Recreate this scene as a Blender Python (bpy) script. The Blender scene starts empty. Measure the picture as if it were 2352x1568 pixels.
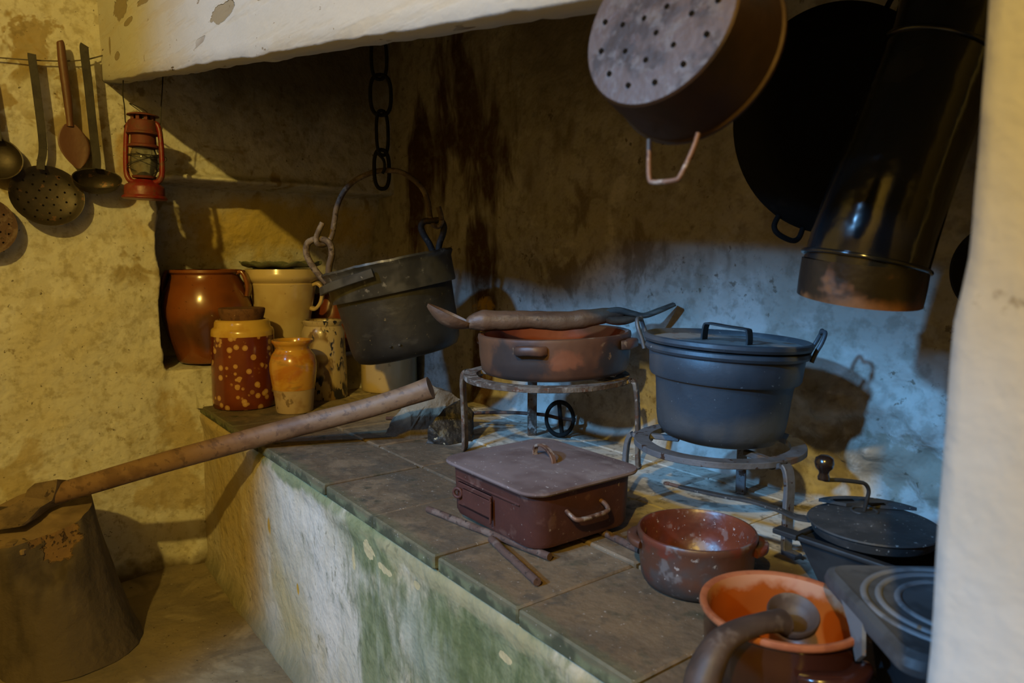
import bpy, bmesh, math, random
from mathutils import Vector, Matrix, noise as mnoise
R = math.radians
PI = math.pi
scn = bpy.context.scene
COL = scn.collection
random.seed(7)

# ------------------------------------------------------------------ camera, light, exposure
# metres; z = 0 is the top of the hearth, x runs along its front edge, y towards the back wall
cam_d = bpy.data.cameras.new('camera')
cam = bpy.data.objects.new('camera', cam_d)
COL.objects.link(cam)
cam.location = (0, 0, 0.5)
cam.rotation_euler = (R(90) - math.atan(194 / 1650), 0, R(143 - 90))
cam_d.sensor_width = 36
cam_d.lens = 36 * 1650 / 2352
cam_d.clip_start = 0.02
cam_d.dof.use_dof = True
cam_d.dof.focus_distance = 1.75
cam_d.dof.aperture_fstop = 6.0
scn.camera = cam

world = bpy.data.worlds.new('world')
scn.world = world
world.use_nodes = True
bg = world.node_tree.nodes['Background']
bg.inputs[0].default_value = (1.0, 0.88, 0.66, 1)
bg.inputs[1].default_value = 0.018

def lamp(name, kind, loc, power, color, target=None, **kw):
    d = bpy.data.lights.new(name, kind)
    d.energy = power
    d.color = color
    for k, v in kw.items():
        setattr(d, k, v)
    o = bpy.data.objects.new(name, d)
    COL.objects.link(o)
    o.location = loc
    if target:
        o.rotation_euler = (Vector(target) - Vector(loc)).to_track_quat('-Z', 'Y').to_euler()
    return o

# warm bulb of the room, behind the camera, high
lamp('warm_ceiling_lamp', 'POINT', (1.0, -1.75, 2.4), 360, (1.0, 0.69, 0.15), shadow_soft_size=0.045)
# bluish spotlight behind the camera, reaching under the hood on the right
lamp('cool_spot_lamp', 'SPOT', (-0.55, -2.43, 1.82), 560, (0.17, 0.51, 1.0), (-0.869, 0.30, -0.097),
     spot_size=R(34.2), spot_blend=0.36, shadow_soft_size=0.08)
# second bluish spotlight high up, on the hood beam and the front of the hearth
lamp('cool_beam_lamp', 'SPOT', (-1.0, -1.9, 2.25), 240, (0.20, 0.52, 1.0), (-1.15, 0.48, 1.05),
     spot_size=R(46), spot_blend=0.9, shadow_soft_size=0.10)

scn.view_settings.view_transform = 'Standard'
scn.view_settings.look = 'None'
scn.view_settings.gamma = 1
scn.view_settings.use_curve_mapping = False
scn.view_settings.exposure = 0.0
scn.cycles.max_bounces = 4
scn.cycles.diffuse_bounces = 2
scn.cycles.glossy_bounces = 2
scn.cycles.transmission_bounces = 4
scn.cycles.caustics_reflective = False
scn.cycles.caustics_refractive = False
scn.cycles.adaptive_threshold = 0.03

# ------------------------------------------------------------------ materials
def smap(nt, val, lo, hi, a=0.0, b=1.0):
    n = nt.nodes.new('ShaderNodeMapRange')
    n.interpolation_type = 'SMOOTHSTEP'
    n.inputs[1].default_value = lo
    n.inputs[2].default_value = hi
    n.inputs[3].default_value = a
    n.inputs[4].default_value = b
    nt.links.new(val, n.inputs[0])
    return n.outputs[0]

def fmath(nt, op, a, b=None):
    n = nt.nodes.new('ShaderNodeMath')
    n.operation = op
    for i, s in enumerate((a, b)):
        if s is None:
            continue
        if isinstance(s, (int, float)):
            n.inputs[i].default_value = s
        else:
            nt.links.new(s, n.inputs[i])
    return n.outputs[0]

def nz(nt, vec, scale, det=5, rough=0.6, dis=0.0, stretch=(1, 1, 1), off=0.0):
    m = nt.nodes.new('ShaderNodeMapping')
    m.inputs['Scale'].default_value = stretch
    m.inputs['Location'].default_value = (off, off * 1.7, -off * 0.6)
    nt.links.new(vec, m.inputs[0])
    n = nt.nodes.new('ShaderNodeTexNoise')
    n.inputs['Scale'].default_value = scale
    n.inputs['Detail'].default_value = det
    n.inputs['Roughness'].default_value = rough
    n.inputs['Distortion'].default_value = dis
    nt.links.new(m.outputs[0], n.inputs['Vector'])
    return n.outputs[0]

_seed = [0.0]
def mat(name, base, layers=(), rough=0.6, metal=0.0, bump=(), coord='object', spec=0.5, coat=0.0, sss=None):
    """base colour with noise / blob / dots / zramp layers; each layer has c(olour), r(ough), h(eight), amt"""
    m = bpy.data.materials.new(name)
    m.use_nodes = True
    nt = m.node_tree
    bs = nt.nodes['Principled BSDF']
    if coord == 'world':
        vec = nt.nodes.new('ShaderNodeNewGeometry').outputs['Position']
    else:
        vec = nt.nodes.new('ShaderNodeTexCoord').outputs['Object']
    rgb = nt.nodes.new('ShaderNodeRGB')
    rgb.outputs[0].default_value = (*base, 1)
    col = rgb.outputs[0]
    rv = nt.nodes.new('ShaderNodeValue')
    rv.outputs[0].default_value = rough
    rgh = rv.outputs[0]
    height = None
    for L in layers:
        _seed[0] += 3.17
        k = L.get('k', 'noise')
        off = L.get('off', _seed[0])
        if k == 'noise':
            n = nz(nt, vec, L['s'], L.get('det', 3), L.get('ro', 0.62), L.get('dis', 0.0), L.get('st', (1, 1, 1)), off)
            f = smap(nt, n, L['lo'], L['hi'])
        elif k == 'dots':
            v = nt.nodes.new('ShaderNodeTexVoronoi')
            v.inputs['Scale'].default_value = L['s']
            v.inputs['Randomness'].default_value = 0.95
            nt.links.new(vec, v.inputs['Vector'])
            f = smap(nt, v.outputs['Distance'], L['hi'], L['lo'])
            sep = nt.nodes.new('ShaderNodeSeparateColor')
            nt.links.new(v.outputs['Color'], sep.inputs[0])
            f = fmath(nt, 'MULTIPLY', f, smap(nt, sep.outputs[0], L.get('pl', 0.4), L.get('pl', 0.4) + 0.02))
        elif k == 'zramp':
            sp = nt.nodes.new('ShaderNodeSeparateXYZ')
            nt.links.new(vec, sp.inputs[0])
            ax = sp.outputs[L.get('ax', 2)]
            n = nz(nt, vec, L.get('s', 20), 3, 0.6, 0, L.get('st', (1, 1, 1)), off)
            val = fmath(nt, 'ADD', ax, fmath(nt, 'MULTIPLY', fmath(nt, 'SUBTRACT', n, 0.5), L.get('wob', 0.02)))
            f = smap(nt, val, L['lo'], L['hi'])
        elif k == 'blob':
            f = None
            n = nz(nt, vec, L.get('s', 12), 4, 0.62, L.get('dis', 0.3), L.get('st', (1, 1, 1)), off)
            for (c, rad) in L['at']:
                mp = nt.nodes.new('ShaderNodeMapping')
                mp.vector_type = 'TEXTURE'
                mp.inputs['Location'].default_value = c
                mp.inputs['Scale'].default_value = rad
                nt.links.new(vec, mp.inputs[0])
                ln = nt.nodes.new('ShaderNodeVectorMath')
                ln.operation = 'LENGTH'
                nt.links.new(mp.outputs[0], ln.inputs[0])
                d = fmath(nt, 'SUBTRACT', 1.0, ln.outputs['Value'])
                f = d if f is None else fmath(nt, 'MAXIMUM', f, d)
            val = fmath(nt, 'ADD', f, fmath(nt, 'MULTIPLY', fmath(nt, 'SUBTRACT', n, 0.5), L.get('wob', 2.0)))
            f = smap(nt, val, L.get('lo', 0.25), L.get('hi', 0.45))
        if L.get('inv'):
            f = fmath(nt, 'SUBTRACT', 1.0, f)
        if 'mask' in L:                       # a second, larger noise that breaks the layer up
            s2, lo2, hi2 = L['mask']
            f = fmath(nt, 'MULTIPLY', f, smap(nt, nz(nt, vec, s2, 2, 0.6, 0, (1, 1, 1), off + 11), lo2, hi2))
        f = fmath(nt, 'MULTIPLY', f, L.get('amt', 1.0))
        if 'c' in L:
            mx = nt.nodes.new('ShaderNodeMix')
            mx.data_type = 'RGBA'
            nt.links.new(f, mx.inputs[0])
            nt.links.new(col, mx.inputs[6])
            mx.inputs[7].default_value = (*L['c'], 1)
            col = mx.outputs[2]
        if 'r' in L:
            mx = nt.nodes.new('ShaderNodeMix')
            nt.links.new(f, mx.inputs[0])
            nt.links.new(rgh, mx.inputs[2])
            mx.inputs[3].default_value = L['r']
            rgh = mx.outputs[0]
        if 'h' in L:
            hh = fmath(nt, 'MULTIPLY', f, L['h'])
            height = hh if height is None else fmath(nt, 'ADD', height, hh)
    for (s, amp) in bump:
        n = nz(nt, vec, s, 2, 0.6)
        hh = fmath(nt, 'MULTIPLY', n, amp)
        height = hh if height is None else fmath(nt, 'ADD', height, hh)
    if height is not None:
        b = nt.nodes.new('ShaderNodeBump')
        b.inputs['Strength'].default_value = 1.0
        b.inputs['Distance'].default_value = 1.0
        nt.links.new(height, b.inputs['Height'])
        nt.links.new(b.outputs[0], bs.inputs['Normal'])
    nt.links.new(col, bs.inputs['Base Color'])
    nt.links.new(rgh, bs.inputs['Roughness'])
    bs.inputs['Metallic'].default_value = metal
    bs.inputs['Specular IOR Level'].default_value = spec
    bs.inputs['Coat Weight'].default_value = coat
    bs.inputs['Coat Roughness'].default_value = 0.12
    return m

M = {}
M['plaster_left'] = mat('whitewashed_plaster_left', (0.55, 0.535, 0.47), [
    dict(s=1.6, lo=0.42, hi=0.72, c=(0.50, 0.44, 0.28), dis=0.6),
    dict(s=4.5, lo=0.50, hi=0.66, c=(0.61, 0.60, 0.55), dis=0.5),
    dict(s=13, lo=0.52, hi=0.70, c=(0.43, 0.38, 0.26), dis=0.7, amt=0.6),
    dict(s=6.5, lo=0.56, hi=0.63, c=(0.30, 0.23, 0.10), dis=0.8, mask=(1.8, 0.48, 0.6)),
    dict(k='blob', at=[((-2.6, 0.20, 1.10), (0.3, 0.11, 0.16)), ((-2.6, 0.30, 0.95), (0.3, 0.09, 0.20)), ((-2.6, 0.10, 0.95), (0.3, 0.10, 0.12))],
         s=9, wob=2.6, lo=0.35, hi=0.5, c=(0.30, 0.22, 0.09), amt=0.85),
    dict(k='blob', at=[((-2.6, 0.43, 0.78), (0.3, 0.06, 0.30)), ((-2.9, 0.75, 0.62), (0.5, 0.2, 0.12))], s=7, wob=2.2, lo=0.2, hi=0.7, c=(0.42, 0.26, 0.06), amt=0.7),
    dict(k='blob', at=[((-2.6, 0.56, -0.10), (0.3, 0.16, 0.20)), ((-2.6, 0.52, -0.30), (0.3, 0.20, 0.10)), ((-2.6, 0.1, -0.2), (0.3, 0.15, 0.2))], s=7, wob=2.2, lo=0.3, hi=0.6, c=(0.36, 0.27, 0.11), amt=0.7),
    dict(s=9, lo=0.50, hi=0.62, c=(0.64, 0.63, 0.58), mask=(2.6, 0.50, 0.58), amt=0.7),
    dict(s=24, lo=0.58, hi=0.68, c=(0.22, 0.17, 0.08), mask=(3.5, 0.48, 0.60), amt=0.75),
    dict(s=34, lo=0.48, hi=0.68, c=(0.30, 0.25, 0.14), amt=0.55),
    dict(s=70, lo=0.67, hi=0.72, c=(0.08, 0.06, 0.03), amt=0.8),
    dict(k='blob', at=[((-2.6, 1.0, 1.28), (0.5, 0.62, 0.46))], s=4, wob=0.8, lo=0.0, hi=0.6, c=(0.12, 0.095, 0.055), amt=0.85),
    dict(k='blob', at=[((-2.75, 0.95, 0.60), (0.3, 0.55, 0.16))], s=6, wob=1.5, lo=0.0, hi=0.7, c=(0.55, 0.40, 0.09), amt=0.9),
    dict(k='zramp', lo=-0.50, hi=-0.56, wob=0.12, s=9, c=(0.10, 0.075, 0.04)),
], rough=0.9, spec=0.2, bump=[(8, 0.013), (40, 0.0042)])
M['plaster_back'] = mat('sooty_plaster_back', (0.44, 0.42, 0.385), [
    dict(s=2.2, lo=0.42, hi=0.68, c=(0.35, 0.325, 0.285), dis=0.5),
    dict(s=7, lo=0.52, hi=0.66, c=(0.52, 0.50, 0.47), dis=0.4, amt=0.8),
    dict(s=10, st=(1, 1, 0.35), lo=0.52, hi=0.68, c=(0.15, 0.11, 0.065), mask=(2.4, 0.46, 0.62), amt=0.7),
    dict(k='blob', at=[((-2.10, 1.39, 0.95), (0.26, 0.4, 0.45)), ((-2.06, 1.39, 0.50), (0.14, 0.4, 0.22)), ((-2.0, 1.39, 0.2), (0.09, 0.4, 0.25)), ((-2.42, 1.39, 0.80), (0.14, 0.4, 0.4))],
         s=7, st=(1, 1, 0.3), wob=3.0, lo=0.1, hi=0.6, c=(0.070, 0.030, 0.008), amt=0.95),
    dict(k='blob', at=[((-2.0, 1.39, 0.335), (0.10, 0.3, 0.04))], s=18, wob=1.6, lo=0.2, hi=0.5, c=(0.55, 0.33, 0.05)),
    dict(k='blob', at=[((-1.55, 1.39, 0.62), (0.13, 0.3, 0.10)), ((-1.60, 1.39, 0.45), (0.2, 0.3, 0.09)), ((-1.3, 1.39, 0.5), (0.2, 0.3, 0.12))],
         s=15, st=(1, 1, 0.6), wob=3.4, lo=0.3, hi=0.95, c=(0.14, 0.10, 0.06), amt=0.75),
    dict(k='blob', at=[((-1.5, 1.39, 1.15), (0.9, 0.4, 0.42))], s=4, wob=1.4, lo=0.0, hi=0.9, c=(0.13, 0.095, 0.05), amt=0.75),
    dict(k='blob', at=[((-0.65, 1.39, 0.10), (0.4, 0.3, 0.09))], s=14, wob=3.0, lo=0.3, hi=0.7, c=(0.16, 0.12, 0.06), amt=0.55),
    dict(s=40, lo=0.60, hi=0.70, c=(0.12, 0.09, 0.06), mask=(4, 0.46, 0.60), amt=0.8),
    dict(s=26, lo=0.46, hi=0.68, c=(0.20, 0.175, 0.14), amt=0.55),
], rough=0.92, spec=0.15, bump=[(7, 0.016), (32, 0.0056)])
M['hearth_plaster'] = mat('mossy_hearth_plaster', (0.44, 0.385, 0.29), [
    dict(s=3, lo=0.40, hi=0.70, c=(0.40, 0.31, 0.16), dis=0.5),
    dict(s=9, st=(1, 1, 0.5), lo=0.48, hi=0.72, c=(0.52, 0.47, 0.37), dis=0.6, amt=0.7),
    dict(k='blob', at=[((-1.62, 0.6, -0.13), (0.22, 0.3, 0.13)), ((-1.50, 0.6, -0.30), (0.20, 0.3, 0.28))], s=9, st=(1, 1, 0.5), wob=2.6, lo=-0.2, hi=0.9, c=(0.56, 0.50, 0.42)),
    dict(k='blob', at=[((-2.35, 0.6, -0.15), (0.38, 0.3, 0.5)), ((-1.75, 0.6, -0.45), (0.25, 0.3, 0.18))], s=6, wob=1.6, lo=0.0, hi=0.9, c=(0.40, 0.30, 0.12), amt=0.75),
    dict(k='blob', at=[((-0.85, 0.6, -0.20), (0.42, 0.3, 0.24)), ((-1.28, 0.6, -0.06), (0.16, 0.3, 0.12)), ((-1.65, 0.6, -0.035), (0.42, 0.3, 0.035)), ((-1.25, 0.6, -0.30), (0.12, 0.3, 0.25))],
         s=9, st=(1, 1, 0.55), wob=2.0, lo=0.0, hi=0.55, c=(0.165, 0.185, 0.085), amt=0.88),
    dict(k='blob', at=[((-0.95, 0.6, -0.18), (0.6, 0.3, 0.30))], s=34, st=(1, 1, 0.45), wob=3.0, lo=0.1, hi=1.1, c=(0.075, 0.095, 0.035), amt=0.75),
    dict(k='blob', at=[((-1.08, 0.6, -0.22), (0.25, 0.3, 0.2))], s=14, st=(1, 1, 0.35), wob=3.0, lo=0.3, hi=1.1, c=(0.36, 0.36, 0.28), amt=0.6),
    dict(k='blob', at=[((-0.95, 0.6, -0.048), (0.42, 0.3, 0.022))], s=18, st=(0.6, 1, 1), wob=2.0, lo=0.0, hi=0.5, c=(0.27, 0.235, 0.13), amt=0.85),
    dict(k='blob', at=[((-1.903, 0.6, -0.225), (0.016, 0.2, 0.035)), ((-1.70, 0.6, -0.33), (0.010, 0.2, 0.02))], s=20, wob=0.9, lo=0.1, hi=0.5, c=(0.46, 0.26, 0.04)),
    dict(k='blob', at=[((-1.275, 0.6, -0.085), (0.030, 0.2, 0.030)), ((-1.205, 0.6, -0.10), (0.045, 0.2, 0.012)), ((-1.36, 0.6, -0.13), (0.012, 0.2, 0.03)), ((-1.085, 0.6, -0.085), (0.016, 0.2, 0.012)), ((-0.82, 0.6, -0.10), (0.02, 0.2, 0.010))],
         s=26, wob=1.6, lo=0.22, hi=0.32, c=(0.46, 0.37, 0.20)),
    dict(s=60, st=(1, 1, 0.6), lo=0.58, hi=0.70, c=(0.12, 0.11, 0.06), mask=(4, 0.45, 0.60), amt=0.6),
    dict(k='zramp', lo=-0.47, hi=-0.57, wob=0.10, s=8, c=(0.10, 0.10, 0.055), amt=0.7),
], rough=0.9, spec=0.2, bump=[(10, 0.012), (44, 0.0048)])
M['tile'] = mat('worn_hearth_tile', (0.125, 0.088, 0.056), [
    dict(s=5, lo=0.42, hi=0.66, c=(0.105, 0.084, 0.062), dis=0.6),
    dict(s=9, lo=0.52, hi=0.66, c=(0.19, 0.135, 0.085), dis=0.4),
    dict(k='zramp', ax=1, lo=0.98, hi=1.10, wob=0.30, s=6, c=(0.50, 0.46, 0.39), amt=0.92, r=0.9),
    dict(k='blob', at=[((-2.2, 1.1, 0), (0.5, 0.5, 0.3))], s=6, wob=1.2, lo=0.1, hi=0.6, c=(0.32, 0.25, 0.14), amt=0.8, r=0.9),
    dict(k='blob', at=[((-0.8, 0.7, 0), (0.35, 0.16, 0.2))], s=9, wob=2.4, lo=0.2, hi=0.7, c=(0.16, 0.11, 0.065)),
    dict(s=14, lo=0.55, hi=0.70, c=(0.062, 0.055, 0.045), amt=0.7),
    dict(s=45, lo=0.52, hi=0.68, c=(0.075, 0.06, 0.042), amt=0.5),
    dict(k='zramp', ax=1, lo=0.625, hi=0.600, wob=0.05, s=25, c=(0.10, 0.105, 0.06), amt=0.6),
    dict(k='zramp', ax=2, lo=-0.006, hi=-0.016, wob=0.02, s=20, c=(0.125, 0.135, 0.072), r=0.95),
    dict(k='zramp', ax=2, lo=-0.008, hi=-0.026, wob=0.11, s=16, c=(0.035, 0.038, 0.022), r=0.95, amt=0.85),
    dict(s=150, lo=0.66, hi=0.72, c=(0.45, 0.42, 0.38), amt=0.7),
], rough=0.62, coord='world', spec=0.35, bump=[(16, 0.004), (90, 0.0012)])
M['mortar'] = mat('dusty_mortar', (0.26, 0.22, 0.14), [
    dict(s=20, lo=0.45, hi=0.65, c=(0.14, 0.12, 0.08)),
    dict(k='zramp', ax=1, lo=0.72, hi=0.61, wob=0.1, s=12, c=(0.06, 0.08, 0.04)),
], rough=0.95, coord='world', bump=[(60, 0.003)])
M['floor'] = mat('trodden_floor', (0.21, 0.165, 0.095), [
    dict(s=2.2, lo=0.42, hi=0.66, c=(0.15, 0.12, 0.08), dis=0.8),
    dict(s=5, lo=0.52, hi=0.66, c=(0.30, 0.25, 0.16), dis=0.8, amt=0.7),
    dict(s=16, st=(1, 0.5, 1), lo=0.56, hi=0.68, c=(0.13, 0.105, 0.07), amt=0.8),
    dict(s=80, lo=0.66, hi=0.72, c=(0.06, 0.045, 0.03)),
    dict(s=60, lo=0.68, hi=0.74, c=(0.42, 0.36, 0.26)),
], rough=0.85, coord='world', spec=0.3, bump=[(6, 0.012), (34, 0.0038)])
M['beam_paint'] = mat('peeling_white_paint', (0.49, 0.485, 0.465), [
    dict(s=3, st=(0.35, 1, 1), lo=0.45, hi=0.70, c=(0.48, 0.46, 0.41), dis=0.4),
    dict(s=26, st=(0.12, 1, 1), lo=0.50, hi=0.64, c=(0.47, 0.43, 0.35), amt=0.6, h=-0.0008),
    dict(k='blob', at=[((-1.64, 0.46, 1.012), (0.075, 0.3, 0.022)), ((-2.36, 0.39, 1.20), (0.10, 0.3, 0.045)), ((-2.30, 0.39, 1.145), (0.05, 0.3, 0.010)), ((-2.43, 0.39, 1.080), (0.030, 0.3, 0.014)), ((-2.12, 0.40, 1.17), (0.10, 0.3, 0.018)), ((-1.42, 0.48, 0.992), (0.05, 0.3, 0.006)), ((-2.50, 0.39, 1.12), (0.012, 0.3, 0.03))],
         s=22, st=(0.6, 1, 1), wob=1.2, lo=0.16, hi=0.22, c=(0.27, 0.225, 0.15), h=-0.004, r=0.9),
    dict(k='blob', at=[((-2.1, 0.4, 1.08), (0.5, 0.3, 0.12))], s=15, st=(0.10, 1, 1.6), wob=5.0, lo=1.55, hi=1.62, c=(0.10, 0.075, 0.04), h=-0.004),
    dict(s=16, st=(0.16, 1, 1), lo=0.665, hi=0.68, c=(0.16, 0.11, 0.06), h=-0.003, mask=(2.5, 0.45, 0.55)),
    dict(s=55, st=(0.5, 1, 1), lo=0.68, hi=0.71, c=(0.20, 0.15, 0.09), amt=0.8),
], rough=0.75, spec=0.3, bump=[(12, 0.004), (60, 0.0012)])
M['pillar_plaster'] = mat('limewashed_pillar', (0.445, 0.43, 0.41), [
    dict(s=7, lo=0.45, hi=0.70, c=(0.41, 0.39, 0.36)),
    dict(s=30, lo=0.60, hi=0.72, c=(0.45, 0.42, 0.38), amt=0.6),
    dict(k='blob', at=[((-0.16, 0.485, 0.475), (0.03, 0.1, 0.012))], s=140, wob=3.0, lo=0.6, hi=1.1, c=(0.14, 0.11, 0.07), amt=0.55),
    dict(s=160, lo=0.70, hi=0.74, c=(0.25, 0.22, 0.18), amt=0.6),
], rough=0.9, spec=0.15, bump=[(14, 0.005), (70, 0.0012)])
M['soot_iron'] = mat('soot_black_iron', (0.012, 0.011, 0.010), [
    dict(s=30, lo=0.55, hi=0.70, c=(0.022, 0.02, 0.018))], rough=0.85, metal=0.0, spec=0.2, bump=[(60, 0.001)])
M['pan_black'] = mat('carbon_black_pan', (0.006, 0.006, 0.006), [
    dict(s=22, lo=0.6, hi=0.75, c=(0.012, 0.011, 0.01))], rough=0.8, spec=0.15, bump=[(60, 0.0006)])
M['wrought'] = mat('wrought_iron', (0.030, 0.027, 0.025), [
    dict(s=25, lo=0.50, hi=0.62, c=(0.085, 0.05, 0.03)),
    dict(s=60, lo=0.60, hi=0.68, c=(0.13, 0.11, 0.09), amt=0.7)], rough=0.7, metal=0.3, bump=[(70, 0.0015)])
M['rust_ring'] = mat('rusty_flaked_iron', (0.075, 0.050, 0.036), [
    dict(s=20, lo=0.46, hi=0.60, c=(0.155, 0.125, 0.10)),
    dict(s=38, lo=0.54, hi=0.62, c=(0.30, 0.26, 0.23), mask=(9, 0.42, 0.6)),
    dict(s=55, lo=0.56, hi=0.62, c=(0.10, 0.035, 0.014), amt=0.8)], rough=0.85, metal=0.15, bump=[(60, 0.003), (160, 0.001)])
M['grey_ring'] = mat('grey_pitted_iron', (0.125, 0.125, 0.135), [
    dict(s=12, lo=0.46, hi=0.66, c=(0.085, 0.08, 0.08)),
    dict(s=55, lo=0.60, hi=0.64, c=(0.045, 0.02, 0.01)),
    dict(s=14, lo=0.60, hi=0.70, c=(0.15, 0.075, 0.03), amt=0.8)], rough=0.6, metal=0.35, bump=[(60, 0.0015)])
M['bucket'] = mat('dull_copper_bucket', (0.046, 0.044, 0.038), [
    dict(s=5, lo=0.44, hi=0.66, c=(0.028, 0.027, 0.024), dis=0.4),
    dict(s=12, st=(1, 1, 2.2), lo=0.54, hi=0.70, c=(0.085, 0.082, 0.072), amt=0.6),
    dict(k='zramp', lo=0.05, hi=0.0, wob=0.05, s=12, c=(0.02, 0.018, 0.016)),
    dict(s=60, lo=0.66, hi=0.72, c=(0.30, 0.24, 0.12), amt=0.5)], rough=0.5, metal=0.55, bump=[(14, 0.0025), (70, 0.0006)])
M['bucket_rim'] = mat('grey_copper_rim', (0.105, 0.102, 0.088), [
    dict(s=10, lo=0.45, hi=0.62, c=(0.05, 0.049, 0.043)),
    dict(s=30, lo=0.60, hi=0.70, c=(0.32, 0.31, 0.27), amt=0.7)], rough=0.5, metal=0.5, bump=[(25, 0.002)])
M['bail_iron'] = mat('rusty_bail_iron', (0.12, 0.085, 0.06), [
    dict(s=40, lo=0.48, hi=0.60, c=(0.22, 0.17, 0.12)),
    dict(s=70, lo=0.60, hi=0.66, c=(0.05, 0.03, 0.018))], rough=0.8, metal=0.2, bump=[(90, 0.002)])
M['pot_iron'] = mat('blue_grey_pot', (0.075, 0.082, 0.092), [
    dict(s=8, lo=0.44, hi=0.68, c=(0.055, 0.06, 0.068)),
    dict(s=16, lo=0.60, hi=0.72, c=(0.14, 0.145, 0.15), amt=0.5),
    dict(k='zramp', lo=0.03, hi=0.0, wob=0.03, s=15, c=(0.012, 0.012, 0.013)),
    dict(s=140, lo=0.70, hi=0.73, c=(0.35, 0.35, 0.34), amt=0.7)], rough=0.52, metal=0.35, bump=[(20, 0.0012), (120, 0.0004)])
M['pot_lid'] = mat('dusty_pot_lid', (0.22, 0.22, 0.215), [
    dict(s=18, lo=0.5, hi=0.66, c=(0.12, 0.11, 0.10)),
    dict(s=30, lo=0.58, hi=0.66, c=(0.17, 0.07, 0.03), amt=0.8)], rough=0.7, metal=0.3, bump=[(50, 0.001)])
M['enamel_red'] = mat('oxblood_enamel', (0.066, 0.022, 0.017), [
    dict(s=7, lo=0.45, hi=0.66, c=(0.046, 0.016, 0.013)),
    dict(s=24, lo=0.58, hi=0.70, c=(0.14, 0.075, 0.06), amt=0.5),
    dict(s=120, lo=0.67, hi=0.72, c=(0.35, 0.30, 0.27), amt=0.6)], rough=0.62, spec=0.35, bump=[(18, 0.0015), (120, 0.0004)])
M['enamel_lid'] = mat('dusty_oxblood_lid', (0.155, 0.115, 0.112), [
    dict(s=8, lo=0.42, hi=0.66, c=(0.105, 0.070, 0.066)),
    dict(s=20, lo=0.54, hi=0.70, c=(0.22, 0.18, 0.17), amt=0.6),
    dict(s=140, lo=0.66, hi=0.71, c=(0.48, 0.44, 0.42), amt=0.7)], rough=0.8, spec=0.3, bump=[(30, 0.001)])
M['copper_wire'] = mat('rubbed_rust_handle', (0.15, 0.075, 0.045), [
    dict(s=50, lo=0.5, hi=0.62, c=(0.30, 0.24, 0.20)), dict(s=30, lo=0.56, hi=0.66, c=(0.07, 0.03, 0.018))], rough=0.6, metal=0.3, bump=[(80, 0.001)])
M['rod_rust'] = mat('rusty_rod', (0.085, 0.046, 0.034), [
    dict(s=40, lo=0.5, hi=0.64, c=(0.14, 0.095, 0.075)), dict(s=90, lo=0.6, hi=0.68, c=(0.03, 0.018, 0.013))], rough=0.85, metal=0.1, bump=[(90, 0.0015)])
M['terracotta'] = mat('sooty_terracotta', (0.115, 0.050, 0.026), [
    dict(s=7, lo=0.46, hi=0.62, c=(0.072, 0.031, 0.018)),
    dict(k='blob', at=[((-0.10, -0.15, 0.045), (0.12, 0.14, 0.06)), ((0.13, -0.12, 0.04), (0.10, 0.14, 0.07))], s=14, wob=1.8, lo=0.1, hi=0.6, c=(0.030, 0.024, 0.024), amt=0.92),
    dict(k='blob', at=[((0.02, -0.18, 0.05), (0.05, 0.1, 0.035))], s=20, wob=1.6, lo=0.1, hi=0.5, c=(0.19, 0.065, 0.030)),
    dict(s=28, lo=0.60, hi=0.66, c=(0.26, 0.17, 0.10), amt=0.75, mask=(8, 0.48, 0.58))], rough=0.5, spec=0.5, bump=[(25, 0.0015)])
M['glaze_in'] = mat('red_glaze_inside', (0.24, 0.055, 0.016), [
    dict(s=9, lo=0.45, hi=0.65, c=(0.16, 0.035, 0.012))], rough=0.25, spec=0.5, bump=[(40, 0.0006)])
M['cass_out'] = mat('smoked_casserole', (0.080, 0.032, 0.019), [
    dict(s=10, lo=0.46, hi=0.60, c=(0.060, 0.046, 0.044)),
    dict(s=13, lo=0.54, hi=0.62, c=(0.115, 0.026, 0.015), amt=0.9),
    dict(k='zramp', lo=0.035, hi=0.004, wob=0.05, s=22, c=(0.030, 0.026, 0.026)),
    dict(s=26, lo=0.60, hi=0.68, c=(0.14, 0.125, 0.125), amt=0.7),
    dict(s=90, lo=0.66, hi=0.71, c=(0.4, 0.37, 0.35), amt=0.6)], rough=0.42, spec=0.5, bump=[(35, 0.0012)])
M['cass_in'] = mat('dusty_red_glaze', (0.125, 0.028, 0.012), [
    dict(s=14, lo=0.46, hi=0.64, c=(0.08, 0.02, 0.010)),
    dict(s=40, lo=0.58, hi=0.68, c=(0.20, 0.135, 0.12), amt=0.55, r=0.6),
    dict(s=160, lo=0.66, hi=0.71, c=(0.55, 0.5, 0.48), amt=0.7)], rough=0.36, spec=0.5, bump=[(50, 0.0010)])
M['orange_in'] = mat('orange_glaze', (0.32, 0.070, 0.009), [
    dict(s=6, lo=0.45, hi=0.65, c=(0.25, 0.052, 0.007)),
    dict(k='zramp', lo=0.092, hi=0.106, wob=0.05, s=26, c=(0.38, 0.17, 0.09), r=0.7)], rough=0.22, spec=0.5)
M['orange_rim'] = mat('bare_clay_rim', (0.33, 0.105, 0.042), [
    dict(s=40, lo=0.5, hi=0.62, c=(0.26, 0.075, 0.03))], rough=0.6, bump=[(90, 0.0006)])
M['orange_out'] = mat('dark_brown_glaze', (0.034, 0.010, 0.006), [
    dict(s=8, lo=0.46, hi=0.64, c=(0.020, 0.007, 0.005)),
    dict(s=22, lo=0.655, hi=0.67, c=(0.34, 0.17, 0.06))], rough=0.2, spec=0.5, coat=0.3)
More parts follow.
